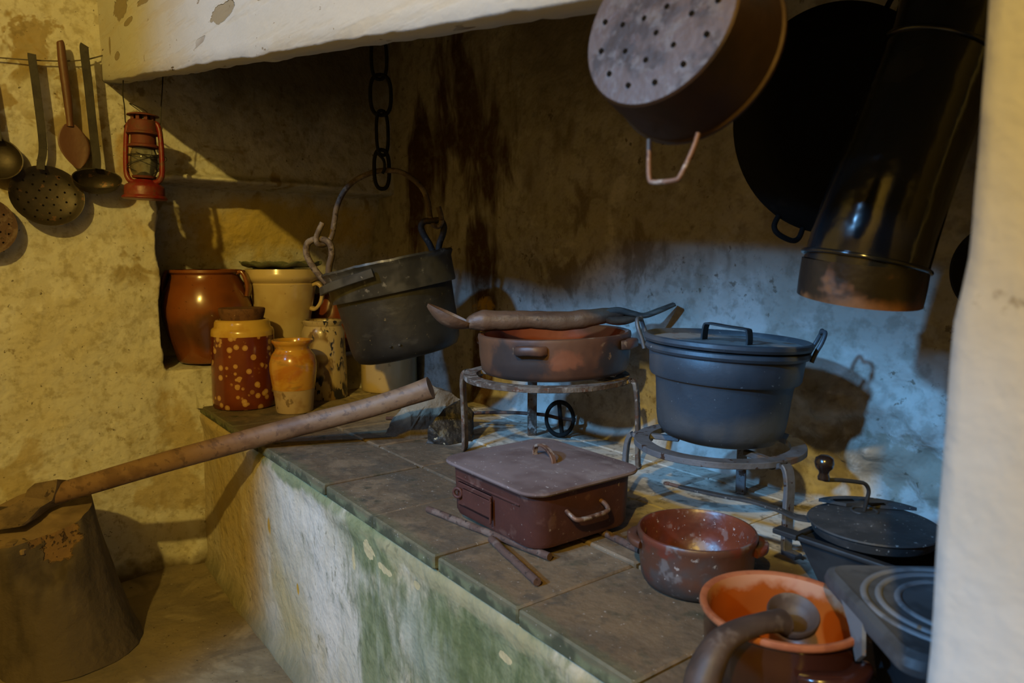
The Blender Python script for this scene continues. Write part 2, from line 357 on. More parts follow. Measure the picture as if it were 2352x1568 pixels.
M['dark_wood'] = mat('dark_smoked_wood', (0.055, 0.034, 0.026), [
    dict(s=20, st=(0.3, 1, 1), lo=0.46, hi=0.64, c=(0.035, 0.022, 0.018)),
    dict(s=30, lo=0.56, hi=0.68, c=(0.12, 0.09, 0.075), amt=0.7)], rough=0.6, bump=[(60, 0.0008)])
M['spoon_wood'] = mat('carved_spoon_wood', (0.115, 0.060, 0.032), [
    dict(s=14, st=(0.25, 1, 1), lo=0.44, hi=0.62, c=(0.060, 0.031, 0.018)),
    dict(s=45, st=(0.2, 1, 1), lo=0.56, hi=0.66, c=(0.17, 0.10, 0.058), amt=0.7),
    dict(s=40, lo=0.66, hi=0.72, c=(0.03, 0.016, 0.01))], rough=0.55, bump=[(30, 0.002), (100, 0.0008)])
M['fork_wood'] = mat('grey_weathered_wood', (0.085, 0.070, 0.055), [
    dict(s=60, st=(0.15, 1, 1), lo=0.5, hi=0.62, c=(0.04, 0.032, 0.026))], rough=0.7, bump=[(80, 0.001)])
M['red_spoon'] = mat('red_brown_spoon_wood', (0.105, 0.042, 0.019), [
    dict(s=18, st=(1, 1, 0.25), lo=0.45, hi=0.62, c=(0.065, 0.026, 0.013))], rough=0.5, bump=[(50, 0.0008)])
M['axe_wood'] = mat('ash_axe_handle', (0.185, 0.105, 0.055), [
    dict(s=16, st=(0.12, 1, 1), lo=0.45, hi=0.62, c=(0.125, 0.066, 0.034)),
    dict(s=60, st=(0.08, 1, 1), lo=0.55, hi=0.64, c=(0.08, 0.042, 0.024), amt=0.7),
    dict(s=8, lo=0.58, hi=0.68, c=(0.24, 0.15, 0.08), amt=0.5)], rough=0.6, bump=[(40, 0.0015)])
M['axe_iron'] = mat('brown_rusted_axe', (0.155, 0.105, 0.058), [
    dict(s=18, lo=0.45, hi=0.64, c=(0.09, 0.06, 0.036)),
    dict(s=60, lo=0.6, hi=0.68, c=(0.05, 0.03, 0.02))], rough=0.75, metal=0.15, bump=[(50, 0.002)])
M['bark'] = mat('dark_bark_block', (0.072, 0.052, 0.034), [
    dict(s=10, st=(1, 1, 0.3), lo=0.45, hi=0.62, c=(0.040, 0.028, 0.019)),
    dict(s=6, lo=0.56, hi=0.70, c=(0.11, 0.085, 0.055), amt=0.6),
    dict(k='blob', at=[((0.045, -0.10, 0.350), (0.070, 0.10, 0.050)), ((0.030, -0.10, 0.31), (0.045, 0.10, 0.045))], s=20, wob=1.3, lo=0.10, hi=0.22, c=(0.15, 0.082, 0.028), h=-0.004),
    dict(k='blob', at=[((0.045, -0.10, 0.345), (0.075, 0.10, 0.062))], s=60, wob=3.6, lo=0.55, hi=0.95, c=(0.055, 0.026, 0.01), h=-0.006)],
    rough=0.85, bump=[(14, 0.008), (60, 0.003)])
M['end_grain'] = mat('hacked_end_grain', (0.20, 0.135, 0.07), [
    dict(s=8, lo=0.45, hi=0.64, c=(0.13, 0.085, 0.045)),
    dict(s=30, st=(0.4, 1, 1), lo=0.60, hi=0.66, c=(0.045, 0.028, 0.016), h=-0.003)], rough=0.85, bump=[(40, 0.003)])
M['rot_wood'] = mat('orange_rotten_wood', (0.36, 0.17, 0.04), [
    dict(s=40, st=(1, 1, 0.4), lo=0.50, hi=0.62, c=(0.20, 0.08, 0.02)),
    dict(s=70, lo=0.60, hi=0.66, c=(0.06, 0.028, 0.01), h=-0.003)], rough=0.9, bump=[(60, 0.006)])
M['lantern_red'] = mat('rusty_red_enamel', (0.17, 0.011, 0.008), [
    dict(s=22, lo=0.48, hi=0.62, c=(0.17, 0.035, 0.018)),
    dict(s=45, lo=0.58, hi=0.66, c=(0.10, 0.045, 0.02), amt=0.8)], rough=0.42, spec=0.5, bump=[(60, 0.0008)])
M['lantern_rust'] = mat('rusted_lantern_top', (0.125, 0.024, 0.012), [
    dict(s=30, lo=0.46, hi=0.62, c=(0.10, 0.035, 0.014))], rough=0.7, bump=[(60, 0.001)])
M['wire'] = mat('dark_wire', (0.020, 0.016, 0.013), [], rough=0.6, metal=0.3)
M['cord'] = mat('grey_cord', (0.12, 0.10, 0.07), [], rough=0.9)
M['skim_iron'] = mat('brown_skimmer_iron', (0.050, 0.038, 0.024), [
    dict(s=14, lo=0.45, hi=0.64, c=(0.032, 0.025, 0.016)),
    dict(s=50, lo=0.6, hi=0.68, c=(0.17, 0.085, 0.04), amt=0.7)], rough=0.5, metal=0.45, bump=[(50, 0.0008)])
M['strap_iron'] = mat('grey_strap_iron', (0.040, 0.035, 0.027), [
    dict(s=24, lo=0.46, hi=0.62, c=(0.026, 0.022, 0.018))], rough=0.6, metal=0.3, bump=[(60, 0.001)])
M['hole'] = mat('hole_dark', (0.006, 0.005, 0.004), [], rough=0.9, spec=0.05)
M['brown_crock'] = mat('brown_salt_glaze', (0.205, 0.062, 0.014), [
    dict(s=5, lo=0.44, hi=0.64, c=(0.135, 0.042, 0.012)),
    dict(k='blob', at=[((0.06, -0.10, 0.12), (0.16, 0.2, 0.10))], s=9, wob=1.0, lo=0.1, hi=0.5, c=(0.095, 0.036, 0.014)),
    dict(s=60, lo=0.66, hi=0.72, c=(0.07, 0.02, 0.008), amt=0.7)], rough=0.2, spec=0.5, coat=0.4, bump=[(12, 0.0015)])
M['cream_crock'] = mat('cream_salt_glaze', (0.58, 0.45, 0.24), [
    dict(s=7, lo=0.46, hi=0.68, c=(0.50, 0.36, 0.17)),
    dict(s=40, lo=0.66, hi=0.72, c=(0.30, 0.20, 0.09), amt=0.6)], rough=0.25, spec=0.5, coat=0.3, bump=[(10, 0.0012)])
M['red_crock'] = mat('red_brown_crock', (0.16, 0.036, 0.012), [
    dict(s=12, lo=0.56, hi=0.66, c=(0.3, 0.14, 0.07), amt=0.7)], rough=0.25, spec=0.5)
M['green_dish'] = mat('green_glazed_dish', (0.17, 0.19, 0.12), [
    dict(s=20, lo=0.46, hi=0.62, c=(0.10, 0.12, 0.08)),
    dict(s=40, lo=0.6, hi=0.68, c=(0.18, 0.16, 0.08))], rough=0.5, bump=[(30, 0.002)])
M['spotted'] = mat('spotted_red_glaze', (0.125, 0.024, 0.008), [
    dict(s=8, lo=0.45, hi=0.65, c=(0.165, 0.034, 0.010)),
    dict(k='dots', s=36, lo=0.31, hi=0.37, pl=0.12, c=(0.44, 0.24, 0.075), mask=(9, 0.38, 0.42)),
    dict(k='dots', s=36, lo=0.14, hi=0.24, pl=0.12, c=(0.52, 0.33, 0.13), mask=(9, 0.38, 0.42)),
    dict(k='dots', s=62, lo=0.28, hi=0.36, pl=0.55, c=(0.46, 0.26, 0.09), mask=(7, 0.46, 0.54))], rough=0.22, spec=0.5, coat=0.4)
M['yellow_glaze'] = mat('yellow_glaze_collar', (0.56, 0.36, 0.075), [
    dict(s=14, lo=0.5, hi=0.66, c=(0.48, 0.28, 0.05))], rough=0.2, spec=0.5, coat=0.3)
M['cork'] = mat('brown_cork', (0.135, 0.058, 0.024), [
    dict(s=40, lo=0.48, hi=0.62, c=(0.085, 0.034, 0.015)), dict(s=30, st=(1, 1, 3), lo=0.64, hi=0.67, c=(0.30, 0.2, 0.11))], rough=0.8, bump=[(60, 0.002)])
M['ochre_glaze'] = mat('ochre_runny_glaze', (0.52, 0.27, 0.030), [
    dict(s=10, st=(1, 1, 1.6), lo=0.42, hi=0.62, c=(0.42, 0.155, 0.015), dis=0.6),
    dict(s=22, st=(0.6, 1, 2.5), lo=0.56, hi=0.68, c=(0.30, 0.17, 0.03), amt=0.7)], rough=0.18, spec=0.5, coat=0.4)
M['bare_clay'] = mat('bare_buff_clay', (0.40, 0.29, 0.15), [
    dict(s=12, lo=0.5, hi=0.64, c=(0.30, 0.19, 0.08)), dict(s=18, lo=0.62, hi=0.66, c=(0.14, 0.085, 0.03), amt=0.8)], rough=0.7, bump=[(50, 0.001)])
M['mottled'] = mat('mottled_drip_glaze', (0.47, 0.36, 0.17), [
    dict(s=26, st=(1, 1, 0.4), lo=0.49, hi=0.56, c=(0.20, 0.12, 0.04), mask=(9, 0.42, 0.52)),
    dict(s=34, st=(1, 1, 0.45), lo=0.53, hi=0.57, c=(0.022, 0.022, 0.026), mask=(9, 0.44, 0.52))], rough=0.3, spec=0.5, coat=0.2)
M['stone'] = mat('grey_brown_stone', (0.20, 0.16, 0.11), [
    dict(s=9, lo=0.45, hi=0.62, c=(0.12, 0.09, 0.06)),
    dict(s=16, lo=0.56, hi=0.66, c=(0.32, 0.26, 0.18), amt=0.7),
    dict(k='zramp', lo=0.07, hi=0.03, wob=0.12, s=14, c=(0.06, 0.045, 0.032), amt=0.8)], rough=0.9, bump=[(20, 0.008), (80, 0.003)])
M['charcoal'] = mat('charred_wood', (0.018, 0.015, 0.012), [
    dict(s=30, lo=0.58, hi=0.66, c=(0.07, 0.055, 0.03)), dict(s=26, lo=0.67, hi=0.70, c=(0.4, 0.34, 0.22))], rough=0.6, spec=0.4, bump=[(22, 0.01), (70, 0.004)])
M['pan_iron'] = mat('dusty_black_pan_iron', (0.030, 0.031, 0.033), [
    dict(s=20, lo=0.46, hi=0.64, c=(0.048, 0.048, 0.050)),
    dict(s=130, lo=0.65, hi=0.70, c=(0.40, 0.39, 0.37), amt=0.75)], rough=0.6, metal=0.2, bump=[(60, 0.001)])
M['griddle'] = mat('grey_cast_griddle', (0.075, 0.076, 0.080), [
    dict(s=18, lo=0.46, hi=0.62, c=(0.048, 0.048, 0.050)),
    dict(s=26, lo=0.60, hi=0.70, c=(0.13, 0.13, 0.135), amt=0.6),
    dict(s=60, lo=0.68, hi=0.72, c=(0.16, 0.07, 0.03), amt=0.7)], rough=0.62, metal=0.2, bump=[(50, 0.001)])
M['griddle_rib'] = mat('worn_griddle_rib', (0.165, 0.167, 0.175), [
    dict(s=30, lo=0.5, hi=0.64, c=(0.10, 0.10, 0.105)), dict(s=50, lo=0.66, hi=0.7, c=(0.2, 0.1, 0.05))], rough=0.6, metal=0.2)
M['sheet_black'] = mat('black_sheet_iron', (0.022, 0.023, 0.026), [
    dict(s=14, lo=0.5, hi=0.66, c=(0.034, 0.035, 0.038))], rough=0.55, metal=0.3, bump=[(30, 0.001)])
M['knob_wood'] = mat('lacquered_knob', (0.014, 0.008, 0.006), [dict(s=40, lo=0.64, hi=0.70, c=(0.06, 0.025, 0.012))], rough=0.25, spec=0.5, coat=0.4)
M['colander'] = mat('mottled_tin_base', (0.10, 0.070, 0.062), [
    dict(s=22, lo=0.44, hi=0.58, c=(0.048, 0.033, 0.029)),
    dict(s=60, lo=0.52, hi=0.62, c=(0.13, 0.108, 0.102), amt=0.7),
    dict(s=90, lo=0.58, hi=0.64, c=(0.09, 0.06, 0.055), amt=0.8)], rough=0.55, metal=0.35, bump=[(90, 0.0012)])
M['colander_side'] = mat('brown_copper_side', (0.036, 0.017, 0.008), [
    dict(s=12, lo=0.46, hi=0.64, c=(0.022, 0.011, 0.006))], rough=0.5, metal=0.5, bump=[(40, 0.001)])
M['pipe'] = mat('black_enamel_pipe', (0.010, 0.0105, 0.012), [
    dict(s=9, lo=0.56, hi=0.70, c=(0.018, 0.017, 0.016), r=0.35)], rough=0.14, spec=0.6, coat=0.5, bump=[(9, 0.005), (26, 0.0012)])
M['pipe_rust'] = mat('rusted_pipe_end', (0.020, 0.015, 0.012), [
    dict(s=14, lo=0.56, hi=0.68, c=(0.14, 0.055, 0.017), r=0.75),
    dict(k='zramp', lo=0.022, hi=-0.002, wob=0.035, s=30, c=(0.22, 0.085, 0.022), amt=0.75, r=0.8)], rough=0.35, metal=0.2, bump=[(40, 0.0015)])
M['smoke_glass'] = mat('sooty_lamp_glass', (0.75, 0.74, 0.70), [
    dict(s=25, lo=0.5, hi=0.65, c=(0.35, 0.34, 0.30))], rough=0.08, spec=0.5)
_b = M['smoke_glass'].node_tree.nodes['Principled BSDF']
_b.inputs['Transmission Weight'].default_value = 0.92
_b.inputs['IOR'].default_value = 1.15
M['ceiling'] = mat('dull_ceiling_boards', (0.20, 0.155, 0.10), [], rough=0.9)
M['room_plaster'] = mat('smoke_brown_room_plaster', (0.25, 0.21, 0.145), [], rough=0.9)

# ------------------------------------------------------------------ mesh kit
def vadd(a, b): return (a[0] + b[0], a[1] + b[1], a[2] + b[2])

def curve(pts, n=6, closed=False):
    """Catmull-Rom through pts"""
    P = [Vector(p) for p in pts]
    out = []
    N = len(P)
    rng = range(N) if closed else range(N - 1)
    for i in rng:
        if closed:
            p0, p1, p2, p3 = P[i - 1], P[i], P[(i + 1) % N], P[(i + 2) % N]
        else:
            p0, p1, p2, p3 = P[max(i - 1, 0)], P[i], P[i + 1], P[min(i + 2, N - 1)]
        for k in range(n):
            t = k / n
            out.append(0.5 * ((2 * p1) + (p2 - p0) * t + (2 * p0 - 5 * p1 + 4 * p2 - p3) * t * t + (3 * p1 - p0 - 3 * p2 + p3) * t ** 3))
    if not closed:
        out.append(P[-1].copy())
    return out

def lerps(vals, n):
    """resample a list of scalars to n entries"""
    out = []
    for i in range(n):
        t = i / (n - 1) * (len(vals) - 1)
        k = min(int(t), len(vals) - 2)
        out.append(vals[k] * (1 - t + k) + vals[k + 1] * (t - k))
    return out

class G:
    def __init__(self):
        self.v = []
        self.f = []

    def rings(self, rings, closed_ring=True, cap0=True, cap1=True, loop=False):
        base = len(self.v)
        n = len(rings[0])
        for r in rings:
            self.v.extend([tuple(p) for p in r])
        m = len(rings)
        for i in range(m if loop else m - 1):
            a = base + i * n
            b = base + ((i + 1) % m) * n
            for j in range(n if closed_ring else n - 1):
                k = (j + 1) % n
                self.f.append((a + j, a + k, b + k, b + j))
        if not loop and closed_ring:
            if cap0:
                self.f.append(tuple(base + j for j in range(n))[::-1])
            if cap1:
                self.f.append(tuple(base + (m - 1) * n + j for j in range(n)))
        return self

    def lathe(self, prof, n=48, c=(0, 0, 0), wob=0.0, seed=0, cap0=True, cap1=True, a0=0.0, a1=None):
        rr = []
        full = a1 is None
        for i, (r, z) in enumerate(prof):
            ring = []
            for j in range(n):
                a = a0 + (2 * PI * j / n if full else (a1 - a0) * j / (n - 1))
                q = max(r, 1e-5)
                if wob:
                    q *= 1 + wob * mnoise.noise((math.cos(a) * 1.5 + seed, math.sin(a) * 1.5, z * 6 + seed))
                ring.append((c[0] + q * math.cos(a), c[1] + q * math.sin(a), c[2] + z))
            rr.append(ring)
        return self.rings(rr, full, cap0, cap1)

    def sweep(self, path, section, closed=False, ref=None, scale=None, caps=True):
        P = [Vector(p) for p in path]
        N = len(P)
        rr = []
        prev = None
        for i in range(N):
            if closed:
                T = (P[(i + 1) % N] - P[i - 1])
            else:
                T = P[min(i + 1, N - 1)] - P[max(i - 1, 0)]
            T.normalize()
            if ref is not None:
                s = T.cross(Vector(ref))
                if s.length < 1e-4:
                    s = prev or T.orthogonal()
                s.normalize()
            else:
                if prev is None:
                    s = T.orthogonal().normalized()
                else:
                    s = prev - T * prev.dot(T)
                    if s.length < 1e-5:
                        s = T.orthogonal()
                    s.normalize()
            prev = s
            nn = s.cross(T)
            k = scale[i] if scale else 1.0
            kx, ky = k if isinstance(k, tuple) else (k, k)
            rr.append([P[i] + s * (a * kx) + nn * (b * ky) for a, b in section])
        return self.rings(rr, True, caps, caps, loop=closed)

    def tube(self, path, r, n=10, closed=False, ref=None):
        if isinstance(r, (list, tuple)):
            sc = lerps(list(r), len(path))
        else:
            sc = [r] * len(path)
        sec = [(math.cos(2 * PI * j / n), math.sin(2 * PI * j / n)) for j in range(n)]
        return self.sweep(path, sec, closed, ref, sc)

    def bar(self, path, w, t, ref, closed=False, scale=None):
        a, b = w / 2, t / 2
        e = min(a, b) * 0.35
        sec = [(-a + e, -b), (a - e, -b), (a, -b + e), (a, b - e), (a - e, b), (-a + e, b), (-a, b - e), (-a, -b + e)]
        return self.sweep(path, sec, closed, ref, scale)

    def torus(self, R_, r, c=(0, 0, 0), n=48, m=10, sx=1.0, sz=1.0):
        rr = []
        for i in range(n):
            a = 2 * PI * i / n
            rr.append([(c[0] + (R_ + r * sx * math.cos(2 * PI * j / m)) * math.cos(a), c[1] + (R_ + r * sx * math.cos(2 * PI * j / m)) * math.sin(a), c[2] + r * sz * math.sin(2 * PI * j / m)) for j in range(m)])
        return self.rings(rr, True, False, False, loop=True)

    def box(self, c, s, bev=0.0):
        x, y, z = (q / 2 for q in s)
        b = bev
        def sq(zz, k):
            a, d = x - k, y - k
            if b <= 0:
                return [(c[0] - a, c[1] - d, c[2] + zz), (c[0] + a, c[1] - d, c[2] + zz), (c[0] + a, c[1] + d, c[2] + zz), (c[0] - a, c[1] + d, c[2] + zz)]
            e = b
            return [(c[0] + p, c[1] + q, c[2] + zz) for p, q in ((-a + e, -d), (a - e, -d), (a, -d + e), (a, d - e), (a - e, d), (-a + e, d), (-a, d - e), (-a, -d + e))]
        if b <= 0:
            return self.rings([sq(-z, 0), sq(z, 0)])
        return self.rings([sq(-z, b), sq(-z + b, 0), sq(z - b, 0), sq(z, b)])

    def rrect(self, prof, rad, n=6, c=(0, 0, 0)):
        """prof: list of (half_x, half_y, z) lofted as rounded rectangles"""
        rr = []
        for hx, hy, z in prof:
            k = min(rad, hx * 0.98, hy * 0.98)
            ring = []
            for qx, qy, a0 in ((1, 1, 0), (-1, 1, PI / 2), (-1, -1, PI), (1, -1, 1.5 * PI)):
                for i in range(n + 1):
                    a = a0 + PI / 2 * i / n
                    ring.append((c[0] + qx * (hx - k) + k * math.cos(a), c[1] + qy * (hy - k) + k * math.sin(a), c[2] + z))
            rr.append(ring)
        return self.rings(rr)

    def prism(self, outline, d0, d1, axis='y'):
        """outline of (a, b) extruded along axis; y: (x, z)"""
        def p(a, b, d):
            return (a, d, b) if axis == 'y' else (a, b, d)
        return self.rings([[p(a, b, d0) for a, b in outline], [p(a, b, d1) for a, b in outline]])

    def xf(self, mtx):
        self.v = [tuple(mtx @ Vector(p)) for p in self.v]
        return self

    def build(self, name, m, parent=None, loc=None, rot=None, smooth=40):
        me = bpy.data.meshes.new(name)
        me.from_pydata(self.v, [], self.f)
        bm = bmesh.new()
        bm.from_mesh(me)
        bmesh.ops.remove_doubles(bm, verts=bm.verts, dist=1e-6)
        bmesh.ops.recalc_face_normals(bm, faces=bm.faces)
        bm.to_mesh(me)
        bm.free()
        me.polygons.foreach_set('use_smooth', [True] * len(me.polygons))
        if smooth:
            me.set_sharp_from_angle(angle=R(smooth))
        me.materials.append(M[m] if isinstance(m, str) else m)
        o = bpy.data.objects.new(name, me)
        COL.objects.link(o)
        if parent is not None:
            o.parent = parent
        if loc is not None:
            o.location = loc
        if rot is not None:
            o.rotation_euler = rot
        return o

def tag(o, label, cat, group=None, kind=None):
    o['label'] = label
    if cat:
        o['category'] = cat
    if group:
        o['group'] = group
    if kind:
        o['kind'] = kind
    return o

def thing(name, label, cat, loc, rot=(0, 0, 0), group=None):
    o = bpy.data.objects.new(name, None)
    o.empty_display_size = 0.05
    COL.objects.link(o)
    o.location = loc
    o.rotation_euler = rot
    return tag(o, label, cat, group)

def structure(o, label):
    o['kind'] = 'structure'
    o['label'] = label
    return o

def sstep(a, b, x):
    t = min(1, max(0, (x - a) / (b - a)))
    return t * t * (3 - 2 * t)

def fbm(x, y, z=0.0):
    return mnoise.fractal((x, y, z), 0.9, 2.1, 4)

FACE = R(53)      # turn of things whose width lies across the line of sight

# ------------------------------------------------------------------ the setting
FLOOR = -0.573
WX = -2.6         # end wall
WY = 1.39         # back wall

def frange(a, b, s):
    n = max(1, int(round((b - a) / s)))
    return [a + (b - a) * i / n for i in range(n)]

# floor
g = G()
xs = frange(-2.75, 1.95, 0.05) + [1.95]
ys = frange(-3.55, 0.75, 0.05) + [0.75]
g.rings([[(x, y, FLOOR + 0.006 * fbm(x * 2.5, y * 2.5, 3) - 0.003 + 0.03 * sstep(-2.5, -2.62, x) * sstep(0.2, 0.5, y)) for y in ys] for x in xs], closed_ring=False)
structure(g.build('floor', 'floor', smooth=0), 'trodden earth-brown floor in front of the hearth')

# end wall with the niche, as a fine relief
def wall_left_x(y, z):
    w = 0.010 * mnoise.noise((y * 9, z * 9, 0)) + 0.005 * mnoise.noise((y * 30, z * 30, 4))
    ny = sstep(0.500, 0.520, y + w)
    zt = 0.738 + 0.012 * fbm(y * 4, 1.3)
    m = ny * sstep(0.118, 0.136, z + w * 0.5) * (1 - sstep(zt, zt + 0.014, z + w * 0.3))
    x = WX - (0.275 - 0.150 * min(1, max(0, (z - 0.30) / 0.42))) * m
    x += (1 - m) * (0.010 * fbm(y * 1.7, z * 1.7, 2) + 0.004 * fbm(y * 7, z * 7, 5))
    x += m * (0.016 * fbm(y * 3, z * 3, 7) + 0.008 * fbm(y * 9, z * 9, 9))
    # lip over the niche, pulled out of the plaster
    x += (0.022 + 0.016 * (1 - sstep(0.7, 0.9, y))) * (1 - m) * math.exp(-((z - zt - 0.022) / 0.013) ** 2) * sstep(0.51, 0.56, y) * (1 - sstep(1.05, 1.25, y)) * (1 + 0.5 * fbm(y * 10, 3))
    x += 0.018 * sstep(0.50, 0.58, y) * sstep(0.16, 0.125, z) * (1 - m)
    x += 0.02 * sstep(-0.50, -0.57, z)
    x -= 0.015 * sstep(-0.50, -0.53, z) * sstep(-0.545, -0.52, z) * (0.5 + fbm(y * 6, 8))
    return x
ys = frange(-3.55, -1.3, 0.15) + frange(-1.3, 0.46, 0.03) + frange(0.46, 0.56, 0.005) + frange(0.56, 1.45, 0.014) + [1.45]
zs = frange(-0.60, 0.09, 0.02) + frange(0.09, 0.16, 0.004) + frange(0.16, 0.70, 0.018) + frange(0.70, 0.80, 0.004) + frange(0.80, 1.3, 0.02) + frange(1.3, 2.7, 0.1) + [2.7]
g = G()
g.rings([[(wall_left_x(y, z), y, z) for y in ys] for z in zs], closed_ring=False)
structure(g.build('wall_left', 'plaster_left', smooth=0), 'yellowed whitewashed end wall with a deep niche and hanging ladles')

# back wall: rough plaster, lumpy rock low on the right, rounded into the corner
def wall_back_y(x, z):
    y = WY + 0.012 * fbm(x * 2, z * 2, 1) + 0.004 * fbm(x * 8, z * 8, 3)
    rough = sstep(-0.95, -0.75, x) * sstep(0.34, 0.16, z)
    y += rough * (0.028 * fbm(x * 9, z * 12, 5) + 0.016 * mnoise.noise((x * 22, z * 30, 2)))
    y -= 0.03 * sstep(-2.1, -2.75, x)
    y -= 0.02 * sstep(0.06, 0.0, z)
    return y
xs = frange(-2.95, -1.0, 0.02) + frange(-1.0, -0.3, 0.010) + frange(-0.3, 0.8, 0.05) + [0.8]
zs = frange(-0.06, 0.36, 0.010) + frange(0.36, 1.3, 0.025) + frange(1.3, 2.7, 0.1) + [2.7]
g = G()
g.rings([[(x, wall_back_y(x, z), z) for x in xs] for z in zs], closed_ring=False)
structure(g.build('wall_back', 'plaster_back', smooth=0), 'smoke-stained plaster back wall of the hearth')

# masonry of the hearth: front face as relief, mortar bed on top
def hearth_y(x, z):
    y = 0.606 + 0.007 * fbm(x * 3, z * 3, 2) + 0.003 * fbm(x * 11, z * 11, 6)
    y -= 0.012 * sstep(-0.10, -0.045, z) * sstep(-0.030, -0.045, z) * (0.6 + fbm(x * 5, 2))
    y -= 0.02 * sstep(-0.52, -0.57, z)
    return y
xs = frange(-2.66, -0.2, 0.015) + frange(-0.2, 1.2, 0.1) + [1.2]
zs = frange(-0.60, -0.10, 0.02) + frange(-0.10, -0.026, 0.006) + [-0.026]
g = G()
rr = [[(x, hearth_y(x, z), z) for x in xs] for z in zs]
rr.append([(x, 0.63, -0.022) for x in xs])
g.rings(rr, closed_ring=False)
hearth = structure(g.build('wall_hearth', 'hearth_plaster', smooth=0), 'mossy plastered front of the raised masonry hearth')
g = G()
g.box(((-2.66 + 1.2) / 2, (0.612 + 1.46) / 2, -0.062), (3.86, 1.46 - 0.612, 0.092))
tag(g.build('mortar_bed', 'mortar', hearth, smooth=20), 'dusty mortar between the hearth tiles', None)
# plaster fillet where the hearth meets the end wall
g = G()
g.rings([[(-2.62, y, 0.06 + 0.02 * fbm(y * 8, 1)), (-2.575, y, 0.035 + 0.012 * fbm(y * 9, 2)), (-2.53, y, 0.006), (-2.515 + 0.02 * fbm(y * 7, 4), y, -0.004), (-2.62, y, -0.02)] for y in frange(0.592, 1.39, 0.02) + [1.39]])
g.build('plaster_fillet', 'plaster_left', hearth, smooth=60)

# hearth tiles, one by one
XJ = [-2.56, -2.405, -2.172, -1.940, -1.708, -1.476, -1.240, -1.003, -0.777, -0.548, -0.316, -0.084, 0.15, 0.38]
YJ = [0.594, 0.838, 1.075, 1.312, 1.45]
tile_mesh = {}
for r in range(len(YJ) - 1):
    for c in range(len(XJ) - 1):
        sx = XJ[c + 1] - XJ[c] - (0.005 if r < 2 else 0.003)
        sy = YJ[r + 1] - YJ[r] - (0.005 if r < 2 else 0.003)
        key = (round(sx, 3), round(sy, 3))
        cx, cy = (XJ[c] + XJ[c + 1]) / 2, (YJ[r] + YJ[r + 1]) / 2
        dz = random.uniform(-0.0018, 0.0018)
        rot = (random.uniform(-0.004, 0.004), random.uniform(-0.004, 0.004), random.uniform(-0.006, 0.006))
        dy = random.uniform(-0.004, 0.003) if r == 0 else 0
        if key in tile_mesh:
            o = bpy.data.objects.new('tile', tile_mesh[key])
            COL.objects.link(o)
            o.parent = hearth
        else:
            g = G()
            g.box((0, 0, -0.0135), (sx, sy, 0.027), 0.003)
            o = g.build('tile', 'tile', hearth, smooth=30)
            tile_mesh[key] = o.data
        o.location = (cx, cy + dy, dz)
        o.rotation_euler = rot

# hood beam: white painted board running from the end wall to the pillar, sagging to the right
B0 = Vector((-2.6, 0.372, 1.038))
B1 = Vector((-0.625, 0.565, 0.784))
bd = (B1 - B0).normalized()
bl = 3.3
def beam_pt(s, h, t):
    p = B0 + bd * s
    return (p.x, p.y + t, p.z + h)
g = G()
ss = frange(-0.06, 2.3, 0.018) + frange(2.3, bl, 0.1) + [bl]
rr = []
for s in ss:
    chip = 0.004 * fbm(s * 14, 0.5) + 0.006 * max(0, mnoise.noise((s * 40, 2, 0)) - 0.35)
    ring = []
    for h in (0.0, 0.004, 0.03, 0.08, 0.13, 0.18, 0.23, 0.28, 0.34):
        y = 0.004 * fbm(s * 3, h * 5, 3) + (0.004 if h == 0 else 0)
        ring.append(beam_pt(s, h + (chip if h < 0.01 else 0), y))
    ring += [beam_pt(s, 0.34, 0.055), beam_pt(s, 0.004, 0.055), beam_pt(s, chip, 0.05)]
    rr.append(ring)
g.rings(rr)
structure(g.build('trim_1', 'beam_paint', smooth=50), 'white painted hood beam with peeling patches')
# plastered hood above the beam, leaning back to the ceiling
g = G()
rr = []
for s in frange(-0.06, bl, 0.1) + [bl]:
    a = beam_pt(s, 0.33, 0.004)
    b = (a[0], 1.12, 2.72)
    rr.append([a, b, (b[0], b[1] + 0.05, b[2]), (a[0], a[1] + 0.05, a[2])])
g.rings(rr)
structure(g.build('wall_hood', 'plaster_left', smooth=30), 'whitewashed chimney hood above the beam')
# pillar at the right, close to the camera
g = G()
rr = []
for z in frange(FLOOR - 0.01, 0.9, 0.02) + frange(0.9, 2.7, 0.2) + [2.7]:
    xo = -0.1955 + 0.007 * sstep(0.455, 0.50, z) + 0.0015 * fbm(2, z * 9)
    w = 0.0012 * fbm(z * 8, 5)
    ring = [(0.20, 0.485, z), (0.06, 0.485 + w, z), (-0.10, 0.485 + w, z), (xo + 0.014, 0.486, z), (xo + 0.004, 0.490, z), (xo, 0.500, z), (xo, 0.592, z), (xo + 0.005, 0.600, z), (0.20, 0.600, z)]
    rr.append(ring)
g.rings(rr)
structure(g.build('wall_pillar', 'pillar_plaster', smooth=60), 'pale limewashed pillar close in front on the right')
# the rest of the room, behind the camera
g = G(); g.box((-0.45, -3.53, 1.06), (4.9, 0.06, 3.3))
structure(g.build('wall_front', 'room_plaster', smooth=20), 'smoke-browned wall across the room')
g = G(); g.box((1.95, -1.0, 1.06), (0.06, 5.2, 3.3))
structure(g.build('wall_right', 'room_plaster', smooth=20), 'smoke-browned wall at the right end of the room')
g = G()
g.box((-0.45, -1.0, 2.73), (4.9, 5.2, 0.06))
structure(g.build('ceiling', 'ceiling', smooth=20), 'dark boarded ceiling')

